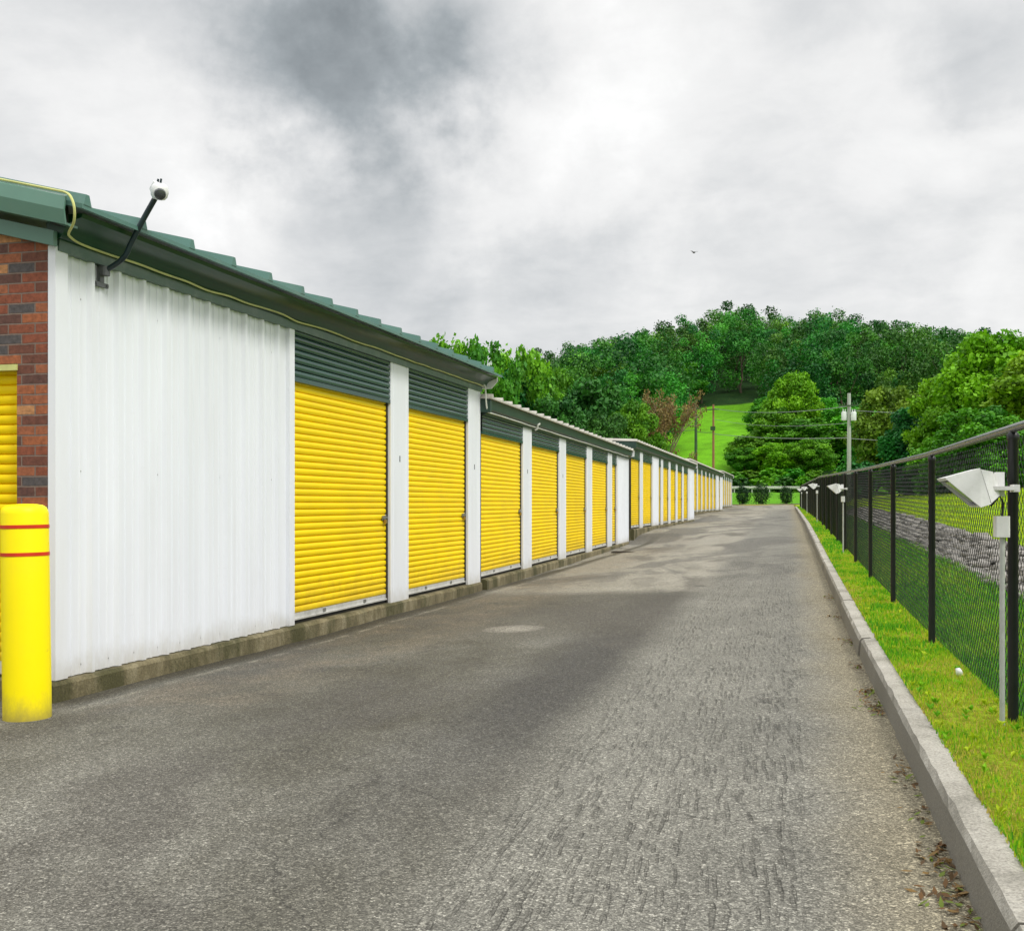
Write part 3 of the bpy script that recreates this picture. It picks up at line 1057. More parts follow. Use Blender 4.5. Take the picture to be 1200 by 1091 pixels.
        mb.box(xo1, xo0, .05, .09, .02, .10)
        mb.build('bottom_bar', M['bar'], dd)
        mb = MB()
        mb.box(xo1, xo0 + .006, -.014, .03, ho - .045, ho - .006)
        mb.build('lintel_strip', M['rope'], root)
    else:
        mb = MB()
        mb.prism_y([(-.02, H - .03), (.075, H - .03), (.085, H + .02), (.14, H + .05), (.155, H + .19), (-.02, H + .19)], .0, L)
        mb.build('fascia', M['green_dark'], root)
        roof_build(root, L, H, .045, D, .10, .12, .20, H + .222, .045, M['galv'])
        mb = MB()
        mb.prism_y([(-.02, H + .0), (.20, H + .04), (.20, H + .195), (-.35, H + .195), (-.35, H)], L + .003, L + .09)
        mb.build('eave_end_cap', M['white_trim'], root)
        mb = MB()
        xa, xb = .17, -4.4
        dz = .045 * (xa - xb)
        for ya, yb in ((-.085, -.004), (L + .092, L + .12)):
            mb = MB()
            mb.add([(xa, ya, H + .0), (xa, yb, H + .0), (xa, yb, H + .19), (xa, ya, H + .19), (xb, ya, H + dz), (xb, yb, H + dz), (xb, yb, H + .19 + dz), (xb, ya, H + .19 + dz)],
                   [(0, 4, 5, 1), (3, 2, 6, 7), (0, 3, 7, 4), (1, 5, 6, 2), (0, 1, 2, 3), (4, 7, 6, 5)])
            mb.build('rake_trim', M['green_dark'], root)
    return root, L, rz


B1 = storage('tall nearest storage building with brick end wall, white ribbed side wall and green roof', (-4.76, 6.11), (-4.76, 15.53), .11, 2.80, 2.30,
             [('w', 3.40), ('d', 2.47), ('p', .58), ('d', 2.39), ('p', .58)], True)
B2 = storage('second storage building along the lane, pale ribbed roof, lower than the brick ended one', (-4.74, 15.60), (-5.30, 32.2), .14, 2.44, 2.14,
             [('d', 2.62), ('p', .66), ('d', 2.55), ('p', .68), ('d', 2.55), ('p', .72), ('d', 2.5), ('p', .7), ('d', .9), ('w', 2.4)], False)
B3 = storage('third storage building along the lane, stepped higher, white panel between its yellow doors', (-5.28, 32.75), (-5.61, 53.4), .49, 2.40, 2.10,
             [('d', 1.8), ('p', .6), ('d', 2.4), ('w', 1.8), ('d', .8), ('p', .6), ('d', 1.9), ('p', .6), ('d', 2.05), ('p', .6), ('d', 2.0), ('p', .6), ('d', 2.05), ('p', .6), ('w', 2.4)], False)
B4 = storage('fourth storage building from the camera, set back behind the third, with two white end panels', (-6.12, 55.4), (-6.55, 82.0), .80, 2.40, 2.10,
             [('d', 2.3), ('p', .55)] * 7 + [('w', 2.2), ('d', 1.3), ('w', 2.4)], False)
B5 = storage('farthest and smallest looking storage building at the end of the row beside the round bushes', (-6.75, 83.2), (-7.03, 98.6), 1.02, 2.40, 2.10,
             [('d', 1.95), ('p', .55)] * 6, False)


def along(B, pts):
    """points given in a building's own axes -> scene"""
    root = B[0]
    mt = Matrix.Translation(root.location) @ Matrix.Rotation(root.rotation_euler.z, 4, 'Z')
    return [tuple(mt @ Vector(p)) for p in pts]


# rope light along the first building
H1 = 2.80
pts = []
for q in np.linspace(-4.0, .15, 10):
    pts.append((float(q), -.135 + float(RNG.normal(0, .006)), H1 + .287 + .25 * (.235 - float(q)) + float(RNG.normal(0, .004))))
pts += [(.235, -.15, H1 + .285), (.285, -.165, H1 + .25), (.315, -.17, H1 + .18), (.29, -.14, H1 + .10), (.21, -.08, H1 + .055), (.14, .02, H1 + .055)]
for q in np.linspace(.2, 9.40, 30):
    pts.append((.092 + float(RNG.normal(0, .003)), float(q), H1 + .050 + float(RNG.normal(0, .005))))
mb = MB()
mb.curve(along(B1, pts), .0085, 6)
tag(mb.build('rope_light', M['rope'], smooth=True), 'yellowed rope light drooping over the gable corner and along the nearest green eave', 'rope light')
mb = MB()
pts = [(.10, -.20, 2.83), (.115, -.16, 2.80), (.115, -.12, 2.62), (.12, -.06, 2.47), (.12, .05, 2.445)]
for q in np.linspace(.3, 16.0, 26):
    pts.append((.105 + float(RNG.normal(0, .003)), float(q), 2.452 + float(RNG.normal(0, .0025))))
mb.curve(along(B2, pts), .013, 6)
mb.tube(along(B2, [(.10, 3.35, 2.40), (.14, 3.35, 2.42), (.15, 3.35, 2.49), (.15, 3.5, 2.52)]), .016, 6)
tag(mb.build('rope_light', M['cable_white'], smooth=True), 'thin pale rope light hooked down and along the eave of the second building', 'rope light')

# ------------------------------------------------------------------ bollard
bx, by = -4.53, 5.62
bz = float(road_z(bx, by))
bo = thing('bollard', 'thick yellow plastic sleeved bollard with two thin red bands in front of the brick corner', 'bollard', (bx, by, bz - .02))
bo.rotation_euler = (0, R(-1.0), 0)
mb = MB()
r = .136
mb.lathe([(r, 0), (r, 1.235), (r - .004, 1.255), (r - .014, 1.274), (r - .034, 1.287), (r - .07, 1.293), (.01, 1.295)], seg=48)
mb.build('sleeve', M['bollard'], bo, smooth=True)
for zz in (1.148, .985):
    mb = MB()
    mb.lathe([(r - .01, zz), (r + .0025, zz + .001), (r + .0025, zz + .022), (r - .01, zz + .023)], seg=48)
    mb.build('reflective_band', M['red_tape'], bo, smooth=True)

# ------------------------------------------------------------------ security camera on its bent arm
cam_t = thing('security_camera', 'white dome security camera on a bent dark arm fixed high on the white wall', 'security camera', (-4.725, 6.60, 2.84))
mb = MB()
mb.box(-.012, .006, -.075, .075, .075, .105)
mb.box(-.012, .006, -.075, .075, -.105, -.075)
mb.box(-.012, .010, -.022, .022, -.075, .075)
mb.lathe([(.034, -.03), (.034, .03)], .03, 0, 14)
for sy in (-.06, .06):
    for sz in (-.09, .09):
        mb.box(.006, .013, sy - .008, sy + .008, sz - .008, sz + .008)
mb.build('wall_bracket', M['bracket'], cam_t)
mb = MB()
arm = [(.02, 0, 0), (.10, 0, .035), (.165, 0, .075), (.205, 0, .12), (.235, 0, .18), (.33, 0, .335), (.42, 0, .47)]
mb.curve(arm, .019, 12)
mb.build('arm', M['arm'], cam_t, smooth=True)
mb = MB()
mb.lathe([(.02, -.062), (.045, -.055), (.060, -.035), (.066, .0), (.060, .035), (.045, .055), (.02, .062)], 0, 0, 24)
mb.tube([(-.02, 0, -.05), (-.05, 0, .01), (-.03, 0, .06)], [.03, .035, .03], 10)
hd = mb.build('camera_housing', M['plastic_white'], cam_t, smooth=True)
hd.location = (.475, -.03, .505)
hd.scale = (.9, .9, .9)
hd.rotation_euler = (R(10), R(15), 0)
mb = MB()
ax = Vector((.62, -.72, -.30)).normalized()
mb.tube([ax * .050, ax * .066, ax * .074, ax * .080], [.044, .040, .026, .006], 20)
mb.build('dome', M['dome'], hd, smooth=True)
for dx in (0, .028):
    mb = MB()
    mb.tube([(.412 + dx, .0, .47), (.446 + dx * .8, .0, .60)], [.009, .007], 8)
    mb.build('antenna', M['arm'], cam_t)

# ------------------------------------------------------------------ fence
fence_x = lambda y: 0.93 - 0.0262 * (y - 5.85)
FH = 1.415
fr = thing('chain_link_fence', 'long black chain link fence with a dark grey top rail along the grass verge', 'fence', (fence_x(2.8), 2.8, float(zf(2.8))))
mb = MB()
pts = []
FY0, FY1 = -0.3, 81.0
off = Vector(fr.location)
rel = lambda p: tuple(Vector(p) - off)
for yy in np.arange(FY0, FY1 + .1, 1.6):
    pts.append(rel((fence_x(yy), yy, float(zf(yy)) + FH + .01)))
mb.tube(pts, .021, 10)
mb.build('top_rail', M['rail'], fr, smooth=True)
mb = MB()
mb.lathe([(.025, -.08), (.025, FH - .05), (.029, FH - .045), (.029, FH - .02), (.012, FH - .0)], seg=16)
pm = mb.mesh('post', M['fence'], smooth=True)
yy = 5.85 - 3.05 * 2
while yy < FY1:
    p = link('post', pm, fr)
    p.location = rel((fence_x(yy), yy, float(zf(yy))))
    yy += 3.05
# woven mesh: two families of diagonal wires
V, Fc = [], []
step = .0715
rw = .0017
hh = FH - .055
run = hh * 1.0
for fam in (0, 1):
    ys = np.arange(FY0 - run, FY1, step)
    for yb in ys:
        a, c = (yb, yb + run) if fam == 0 else (yb + run, yb)
        z0_, z1_ = 0.03, hh + .03
        ya, yc = a, c
        # clip to the fence length
        if min(ya, yc) < FY0 or max(ya, yc) > FY1:
            continue
        nseg = 2
        side = .0028 if fam == 0 else -.0028
        o = len(V)
        for q in range(nseg + 1):
            t = q / nseg
            y_ = ya + (yc - ya) * t
            zz = float(zf(y_)) + z0_ + (z1_ - z0_) * t
            x_ = fence_x(y_) + .036 + side
            for aa in (0, 2.094, 4.189):
                dy, dx = rw * math.cos(aa), rw * math.sin(aa)
                V.append((x_ + dx, y_ + dy * .7, zz + dy * .7 * (1 if fam else -1)))
        for q in range(nseg):
            for j in range(3):
                Fc.append((o + q * 3 + j, o + q * 3 + (j + 1) % 3, o + (q + 1) * 3 + (j + 1) % 3, o + (q + 1) * 3 + j))
V = np.array(V) - np.array(off)
link('wire_mesh', np_mesh('wire_mesh', V, Fc, M['fence']), fr)

# ------------------------------------------------------------------ floodlights along the fence
def loft(mb, A, B_, mi=0, capA=False, capB=False):
    o = len(mb.v)
    n = len(A)
    mb.v += [tuple(p) for p in A] + [tuple(p) for p in B_]
    for i in range(n):
        mb.face((o + i, o + (i + 1) % n, o + n + (i + 1) % n, o + n + i), mi)
    if capA:
        mb.face([o + i for i in range(n - 1, -1, -1)], mi)
    if capB:
        mb.face([o + n + i for i in range(n)], mi)


def quad(p, q, w):
    return [(p[0], -w, p[1]), (p[0], w, p[1]), (q[0], w, q[1]), (q[0], -w, q[1])]


def make_floodlight(label, y):
    zb = float(zf(y))
    xw = fence_x(y) - .070
    root = thing('floodlight', label, 'floodlight', (xw, y, zb), R(1.5), 'floodlights on the fence')
    mb = MB()
    mb.tube([(0, 0, -.05), (0, 0, .90)], .0125, 10)
    mb.build('conduit', M['conduit'], root, smooth=True)
    mb = MB()
    mb.box(-.036, .030, -.032, .032, .90, 1.0, 0, .006)
    mb.build('junction_box', M['lamp'], root)
    mb = MB()
    mb.tube([(.0, 0, 1.0), (.004, 0, 1.06), (-.01, .0, 1.10), (-.05, .0, 1.05), (-.075, 0, 1.075)], .006, 8)
    mb.build('cable', M['black'], root, smooth=True)
    cx, cz = -.118, 1.135
    P = lambda a, b_: (cx + a * .93, cz + b_ * .93)
    mb = MB()
    loft(mb, quad(P(-.171, .050), P(0, -.100), .145), quad(P(-.002, .098), P(.050, -.084), .135))
    # rim folded inwards
    loft(mb, quad(P(-.158, .036), P(-.014, -.090), .142), quad(P(-.171, .050), P(0, -.100), .145))
    mb.build('visor', M['lamp'], root)
    mb = MB()
    loft(mb, quad(P(.002, .092), P(.052, -.079), .130), quad(P(.066, .080), P(.098, -.040), .095), capA=True, capB=True)
    loft(mb, quad(P(.066, .072), P(.094, -.030), .085), quad(P(.080, .066), P(.102, -.020), .08), capB=True)
    mb.build('housing', M['lamp'], root)
    mb = MB()
    loft(mb, quad(P(-.140, .030), P(-.006, -.078), .140), quad(P(-.134, .034), P(.000, -.074), .140), capA=True, capB=True)
    mb.build('lens', M['lens'], root)
    mb = MB()
    mb.prism_x([(-.11, cz - .012), (.02, cz - .012), (.02, cz + .006), (-.11, cz + .006)], cx + .06, cx + .165)
    mb.box(cx + .085, cx + .125, -.02, .02, cz - .04, cz + .075)
    mb.box(cx + .16, cx + .19, -.035, .045, cz - .02, cz + .015)
    mb.build('mounting_arm', M['lamp'], root)
    return root


def dup(root, label, loc):
    r_ = root.copy()
    COL.objects.link(r_)
    r_['label'] = label
    r_.location = loc
    for ch in list(root.children):
        c_ = ch.copy()
        COL.objects.link(c_)
        c_.parent = r_
        for g in list(ch.children):
            d_ = g.copy()
            COL.objects.link(d_)
            d_.parent = c_
    return r_


fl = make_floodlight('large looking white floodlight on the fence post nearest the camera', 5.73)
for yy, lb in ((20.4, 'white floodlight on the fence, second from the camera'),
               (36.2, 'white floodlight with its conduit where the fence top dips, third from the camera'),
               (52.0, 'small looking white floodlight on the fence, fourth from the camera'),
               (68.0, 'farthest tiny looking white floodlight at the end of the fence')):
    dup(fl, lb, (fence_x(yy) - .07, yy, float(zf(yy))))

# ------------------------------------------------------------------ foliage generators
def leaf_cloud(centres, radii, n, size, tone_c, flat=0.0, rng=RNG, squash=.8, fill=.35):
    """n leaf quads spread through a set of clumps. returns verts, faces, tone"""
    cen = np.asarray(centres, float)
    rad = np.asarray(radii, float)
    wts = rad ** 2
    pick = rng.choice(len(cen), n, p=wts / wts.sum())
    d = rng.normal(size=(n, 3))
    d /= np.linalg.norm(d, axis=1)[:, None]
    rr = (1 - fill) + fill * rng.random(n) ** .5
    lump = 1 + .22 * np.sin(d[:, 0] * 5 + pick * 2.1) * np.cos(d[:, 1] * 4 + pick) + .24 * rng.normal(size=n) * (rng.random(n) > .5)
    pos = cen[pick] + d * (rad[pick] * rr * lump)[:, None] * np.array([1, 1, squash])
    nrm = d * .7 + rng.normal(size=(n, 3)) * .75 + np.array([0, 0, .35])
    nrm /= np.linalg.norm(nrm, axis=1)[:, None]
    t1 = np.cross(nrm, rng.normal(size=(n, 3)))
    t1 /= np.linalg.norm(t1, axis=1)[:, None] + 1e-9
    t2 = np.cross(nrm, t1)
    s = size * (.6 + .8 * rng.random(n))[:, None]
    asp = (.55 + .35 * rng.random(n))[:, None]
    bend = nrm * s * .15
    V = np.stack([pos - t1 * s, pos - t2 * s * asp + bend, pos + t1 * s, pos + t2 * s * asp + bend], 1).reshape(-1, 3)
    Fq = np.arange(n * 4).reshape(n, 4)
    tn = np.clip(np.asarray(tone_c)[pick] + rng.normal(0, .16, n), 0, 1)
    return V, Fq, np.repeat(tn, 4)


def crown_clumps(h, w, base, nclump, rng=RNG, top=1.0, loose=0.0):
    """clump centres/radii for a crown between base and h, width w"""
    ch = h - base
    cs, rs, tn = [], [], []
    cs.append((0, 0, base + ch * .55)); rs.append(w * .30); tn.append(.25)
    for i in range(nclump):
        t = (i + rng.random()) / nclump
        zz = base + ch * (.08 + .88 * t)
        prof = math.sin(math.pi * (0.12 + .80 * t)) ** .75
        ang = i * 2.399 + rng.normal(0, .4)
        rr = w * .5 * prof * (.55 + .4 * rng.random()) * (1 + loose)
        rc = w * (.13 + .10 * rng.random()) * (22 / max(22, nclump)) ** .4 * (1 - .25 * t) * (1 - .35 * loose)
        cs.append((math.cos(ang) * rr, math.sin(ang) * rr, min(zz, h - rc * .7)))
        rs.append(rc)
        tn.append(float(np.clip(rng.normal(.45, .25), 0, 1)))
    return cs, rs, tn


def trunk_mb(h, base, w, r0, rng, nl=6, cs=None):
    mb = MB()
    top = base + (h - base) * .62
    pts = [(0, 0, -.3), (.02 * w, 0, base * .5), (-.02 * w, .02 * w, base), (.01 * w, -.02 * w, (base + top) / 2), (0, 0, top)]
    mb.tube(pts, [r0 * 1.25, r0, r0 * .85, r0 * .55, r0 * .2], 7)
    targets = cs[1:] if cs is not None else []
    for i in range(min(nl, len(targets))):
        c_ = targets[int(i * len(targets) / nl)]
        z0_ = base * .7 + (top - base * .7) * rng.random() * .7
        mid = (c_[0] * .45, c_[1] * .45, z0_ + (c_[2] - z0_) * .55)
        mb.tube([(0, 0, z0_), mid, (c_[0] * .9, c_[1] * .9, c_[2])], [r0 * .42, r0 * .3, r0 * .1], 5)
    return mb


TREE_CACHE = {}


def tree_kind(key, h, w, base, n, leaf, ncl, loose=0.0, r0=.16):
    """meshes for one kind of tree (crown, trunk); returned as data so copies share them"""
    if key not in TREE_CACHE:
        rng = np.random.default_rng(abs(hash(str(key))) % 1000 if False else sum(ord(q) for q in str(key)))
        cs, rs, tn = crown_clumps(h, w, base, ncl, rng, loose=loose)
        V, Fq, t = leaf_cloud(cs, rs, n, leaf, tn, rng=rng, fill=.55 + loose * .3)
        TREE_CACHE[key] = ((V, Fq, t), trunk_mb(h, base, w, r0, rng, 8, cs))
    return TREE_CACHE[key]


MDATA = {}


def plant(name, label, cat, px, top_y, Z, w_px, mat, key, group=None, n=4000, leaf=.22, ncl=22, loose=0.0, bark='bark', base_f=.12, pos=None, h=None, w=None):
    x, y = pos if pos is not None else ground_xy(px, Z)
    zb = float(ground_z(x, y))
    if h is None:
        h = max(1.0, height_at(top_y, Z) - zb)
        w = w_px * Z / F_PX
    root = thing(name, label, cat, (x, y, zb - .05), random.uniform(0, 6.28), group)
    H0, W0 = 10.0, 8.0                                 # kinds are modelled once and scaled to each plant
    (V, Fq, t), tb = tree_kind(key, H0, W0, H0 * base_f, n, leaf * H0 / h if False else leaf, ncl, loose)
    mk = (key, mat)
    if mk not in MDATA:
        MDATA[mk] = (np_mesh('crown', V, Fq, M[mat], {'tone': t}), tb.mesh('trunk', M[bark], smooth=True))
    cr = link('crown', MDATA[mk][0], root)
    tk = link('trunk', MDATA[mk][1], root)
    for o in (cr, tk):
        o.scale = (w / W0, w / W0, h / H0)
    return root


# ---- wood on the hill: each tree one copy of a few modelled kinds
hill_kinds = []
for i in range(7):
    rng = np.random.default_rng(100 + i)
    h, w = 12.5 + rng.random() * 4, 9.0 + rng.random() * 3
    cs, rs, tn = crown_clumps(h, w, 2.0, 15 + int(rng.integers(0, 6)), rng, loose=.05)
    V, Fq, t = leaf_cloud(cs, rs, 5200, .205, tn, rng=rng, fill=.5)
    tb = trunk_mb(h, 3.0, w, .2, rng, 5, cs)
    tv = np.array(tb.v)
    nv = len(V)
    # trunk quads only (caps are dropped: buried in crown and soil)
    tq = np.array([f for f in tb.f if len(f) == 4]) + nv
    hill_kinds.append(np_mesh('hill_tree', np.concatenate([V, tv]), np.concatenate([Fq, tq]), [M['leaf_hill'], M['bark']],
                              {'tone': np.concatenate([t, np.zeros(len(tv))])}, np.concatenate([np.zeros(len(Fq)), np.ones(len(tq))])))
placed = []
rng = np.random.default_rng(5)
cand = 0
while len(placed) < 285 and cand < 60000:
    cand += 1
    v = 148 + 142 * rng.random() ** .75
    px = 420 + (1330 - 420) * rng.random()
    if 776 < px < 900 and v < 209:
        continue
    if v < 174 and not (645 < px < 770):
        continue
    x, y = ground_xy(px, v)
    sp = 7.0 + 2.6 * (v - 150) / 140
    if any((x - a) ** 2 + (y - b_) ** 2 < sp * sp for a, b_ in placed):
        continue
    placed.append((x, y))
for i, (x, y) in enumerate(placed):
    o = link('hill_tree', hill_kinds[i % 7])
    o.location = (x, y, float(ground_z(x, y)) - .4)
    s = .74 + .40 * rng.random()
    vx_, cx_ = x * FX + y * FY, x * RX + y * RY
    ppx = 600 + F_PX * cx_ / vx_
    lim = (height_at(float(np.interp(ppx, SKY_PX, SKY_Y)) + 14 * rng.random(), vx_) - float(ground_z(x, y))) / 14.5
    s = max(.45, min(s, lim))
    o.scale = (s * (.9 + .25 * rng.random()), s * (.9 + .25 * rng.random()), s)
    o.rotation_euler = (0, 0, rng.random() * 6.28)
    tag(o, 'dark green broadleaf tree in the dense wood that covers the hill', 'tree', 'trees of the wood on the hill')

# ---- nearer trees
plant('broadleaf_tree', 'tall bright yellow green tree filling the right edge above the fence', 'tree', 1168, 392, 72, 150, 'leaf_bright', 'near1', n=26000, leaf=.15, ncl=60)
plant('broadleaf_tree', 'bright green tree at the far right edge in front of the others', 'tree', 1245, 404, 66, 170, 'leaf_bright', 'near2', n=26000, leaf=.15, ncl=60)
plant('broadleaf_tree', 'lower bright green tree at the left shoulder of the tallest bright tree', 'tree', 1112, 440, 80, 100, 'leaf_bright', 'near3', n=20000, leaf=.16, ncl=48)
plant('broadleaf_tree', 'mid green tree tucked under the bright trees at right, just over the fence', 'tree', 1150, 476, 62, 120, 'leaf_mid', 'near4', n=18000, leaf=.16, ncl=40, base_f=.03)
plant('broadleaf_tree', 'dark low tree behind the fence between the pole and the bright right trees', 'tree', 1078, 478, 84, 95, 'leaf_dark', 'near5', n=16000, leaf=.17, ncl=38, base_f=.03)
plant('broadleaf_tree', 'olive yellow tree crown just right of the pale utility pole', 'tree', 1044, 452, 122, 95, 'leaf_olive', 'near6', n=16000, leaf=.17, ncl=40)
plant('broadleaf_tree', 'mid green tree directly behind the pale utility pole', 'tree', 1000, 474, 150, 95, 'leaf_mid', 'near4', base_f=.03)
plant('broadleaf_tree', 'bright pointed tree rising above the others left of the utility pole', 'tree', 930, 436, 152, 64, 'leaf_bright', 'near3')
plant('broadleaf_tree', 'mid green tree between the meadow edge and the bright pointed tree', 'tree', 908, 478, 150, 74, 'leaf_mid', 'near4', base_f=.03)
plant('broadleaf_tree', 'broad mid green tree under the bright pointed tree, above the weedy bank', 'tree', 942, 490, 147, 96, 'leaf_mid', 'near3', base_f=.03)
plant('broadleaf_tree', 'bushy low tree at the right foot of the green meadow', 'tree', 878, 510, 146, 50, 'leaf_mid', 'near7', n=9000, leaf=.24, ncl=24, base_f=.02)
plant('broadleaf_tree', 'mid green low tree at the foot of the pale utility pole', 'tree', 1030, 506, 128, 90, 'leaf_mid', 'near4', base_f=.03)
plant('broadleaf_tree', 'small mid green tree showing just above the fence rail right of the pole', 'tree', 1100, 512, 70, 70, 'leaf_mid', 'near7b', n=8000, leaf=.22, ncl=22, base_f=.02)
# left group behind the storage roofs
for px, ty, Z, wp, mat, key, lb in (
        (516, 398, 96, 78, 'leaf_mid', 'loose1', 'loose airy tree whose crown shows first past the tall green roof end'),
        (560, 401, 98, 84, 'leaf_mid', 'loose2', 'loose airy tree crown with sky gaps, second from the green roof end'),
        (608, 408, 104, 80, 'leaf_mid', 'loose1', 'airy thin crowned tree, third from the green roof end')):
    plant('broadleaf_tree', lb, 'tree', px, ty, Z, wp, mat, key, n=6500, leaf=.20, ncl=34, loose=.45, base_f=.3)
for px, ty, Z, wp, mat, key, lb in (
        (545, 428, 108, 90, 'leaf_dark', 'near5', 'dark tree mass low behind the end of the tall green roof'),
        (600, 436, 104, 90, 'leaf_dark', 'near7', 'dark bushy tree behind the near end of the pale ribbed roof'),
        (640, 428, 118, 84, 'leaf_mid', 'near4', 'mid green tree rising over the pale ribbed roof'),
        (652, 466, 100, 92, 'leaf_dark', 'near5', 'broad dark tree just above the middle of the pale ribbed roof'),
        (700, 446, 116, 92, 'leaf_dark', 'near7', 'tall dark tree left of the bare brown tree'),
        (708, 484, 98, 78, 'leaf_dark', 'near5', 'dark low tree over the far end of the pale ribbed roof'),
        (742, 470, 112, 66, 'leaf_mid', 'near4', 'mid green tree touching the left side of the bare brown tree'),
        (752, 440, 160, 76, 'leaf_mid', 'near3', 'fresh green tree standing behind the bare brown tree'),
        (720, 424, 165, 80, 'leaf_mid', 'near4', 'light topped tree on the lower hill slope above the dark trees'),
        (800, 425, 210, 66, 'leaf_mid', 'near3', 'round green tree at the upper left corner of the meadow'),
        (690, 410, 190, 70, 'leaf_dark', 'near7', 'dark round tree on the left shoulder of the hill')):
    plant('broadleaf_tree', lb, 'tree', px, ty, Z, wp, mat, key, base_f=.04)

for px, ty, Z, wp, mat, key, lb in (
        (962, 466, 158, 62, 'leaf_mid', 'near2', 'mid green tree between the bright pointed tree and the transformers'),
        (900, 466, 160, 52, 'leaf_mid', 'near1', 'mid green tree on the upper right edge of the meadow'),
        (872, 524, 143, 44, 'leaf_mid', 'near3', 'small fresh green tree at the lower right corner of the meadow'),
        (908, 518, 142, 56, 'leaf_bright', 'near4', 'small bright tree low in front of the bright pointed tree'),
        (952, 514, 140, 60, 'leaf_mid', 'near1', 'small mid green tree between the bright pointed tree and the utility pole')):
    plant('broadleaf_tree', lb, 'tree', px, ty, Z, wp, mat, key, base_f=.03)

# bare brown tree
x, y = ground_xy(768, 118)
zb = float(ground_z(x, y))
bt = thing('bare_tree', 'half bare brownish tree with upright limbs left of the green meadow', 'tree', (x, y, zb - .1))
mb = MB()
rng = np.random.default_rng(77)
ends = []


def branch(p, d, ln, r_, lv):
    p = Vector(p)
    d = Vector(d).normalized()
    q = p + d * ln
    mid = p + d * ln * .5 + Vector(rng.normal(0, .05 * ln, 3))
    mb.tube([p, mid, q], [r_, r_ * .8, r_ * .6], 5)
    if lv == 0:
        ends.append(tuple(q))
        ends.append(tuple(mid))
        return
    for i in range(3 if lv > 1 else 4):
        nd = d + Vector(rng.normal(0, .42, 3)) + Vector((0, 0, .18))
        branch(q if i < 2 else mid, nd, ln * (.62 + .2 * rng.random()), r_ * .6, lv - 1)


for i in range(5):
    a = i * 1.26
    branch((0.12 * math.cos(a), .12 * math.sin(a), -.1), (math.cos(a) * .42, math.sin(a) * .42, 1), 3.0 + rng.random(), .17, 3)
mx_h = max(e_[2] for e_ in ends)
ts = (height_at(458, 118) - zb) / mx_h
tk = mb.build('trunk', M['bark_pale'], bt)
V, Fq, t = leaf_cloud(ends, [.5] * len(ends), 9000, .10, rng.random(len(ends)), rng=rng, fill=.9)
cr = link('crown', np_mesh('crown', V, Fq, M['leaf_brown'], {'tone': t}), bt)
for o in (tk, cr):
    o.scale = (ts * .62, ts * .62, ts)

# weedy shrubs on the bank past the road end
rng = np.random.default_rng(9)
descr = ['leafy weed clump on the bank', 'tall weed clump on the bank']
for i, (px, ty, Z, wp, mat) in enumerate(((858, 553, 134, 30, 'leaf_mid'), (880, 551, 138, 34, 'leaf_mid'), (906, 548, 136, 32, 'leaf_bright'), (930, 549, 134, 34, 'leaf_mid'),
                                          (955, 551, 132, 30, 'leaf_mid'), (975, 553, 126, 30, 'leaf_bright'), (845, 556, 130, 26, 'leaf_bright'),
                                          (868, 560, 131, 28, 'leaf_dark'), (893, 558, 131, 28, 'leaf_bright'), (918, 559, 131, 30, 'leaf_dark'), (944, 558, 130, 28, 'leaf_bright'))):
    where = ['left of', 'just left of', 'directly behind', 'right of', 'well right of'][min(4, max(0, int((px - 842) / 27)))]
    plant('weedy_shrub', '%s shrub beyond the guard rail, %s the middle round bush%s' %
          ({'leaf_mid': 'mid green', 'leaf_bright': 'bright green', 'leaf_dark': 'dark green'}[mat], where, ', front row' if i > 6 else ''), 'shrub', px, ty, Z, wp, mat, 'shrub1',
          n=1600, leaf=.55, ncl=16, base_f=.02, group='weedy shrubs on the bank')
# more undergrowth below the trees behind the fence
for px, ty, Z, wp, mat, lb in ((1060, 534, 88, 60, 'leaf_mid', 'mid green shrub low behind the fence rail, right of the utility pole'),
                               (1120, 535, 66, 70, 'leaf_dark', 'dark shrub low behind the fence under the bright trees'),
                               (1185, 525, 58, 80, 'leaf_mid', 'mid green shrub low behind the fence at the right edge'),
                               (1005, 540, 100, 50, 'leaf_dark', 'dark shrub at the foot of the utility pole')):
    plant('weedy_shrub', lb, 'shrub', px, ty, Z, wp, mat, 'shrub2', n=3500, leaf=.36, ncl=18, base_f=.02)

# three clipped round bushes at the end of the lane
for px, Z, dw, ty, lb in ((870.5, 113, 15, 570, 'dark clipped round bush at the lane end, left of three'),
                          (892.5, 113, 18, 567.5, 'dark clipped round bush at the lane end, largest and in the middle'),
                          (921, 113, 13.5, 570.5, 'dark clipped round bush at the lane end, right one standing apart')):
    x, y = ground_xy(px, Z)
    zb = float(ground_z(x, y))
    w = dw * Z / F_PX
    h = height_at(ty, Z) - zb
    root = thing('round_bush', lb, 'bush', (x, y, zb - .03), px, 'round bushes at the lane end')
    rng = np.random.default_rng(int(px))
    V, Fq, t = leaf_cloud([(0, 0, h * .52)], [w * .5], 2600, .055, [.4], rng=rng, fill=.25, squash=h / w)
    link('crown', np_mesh('crown', V, Fq, M['leaf_bush'], {'tone': t}), root)
    mb = MB()
    mb.tube([(0, 0, -.1), (0, 0, h * .5)], [.06, .03], 6)
    for a in range(5):
        mb.tube([(0, 0, h * .12), (math.cos(a * 1.26) * w * .3, math.sin(a * 1.26) * w * .3, h * .6)], [.03, .012], 5)
    mb.build('trunk', M['bark'], root)

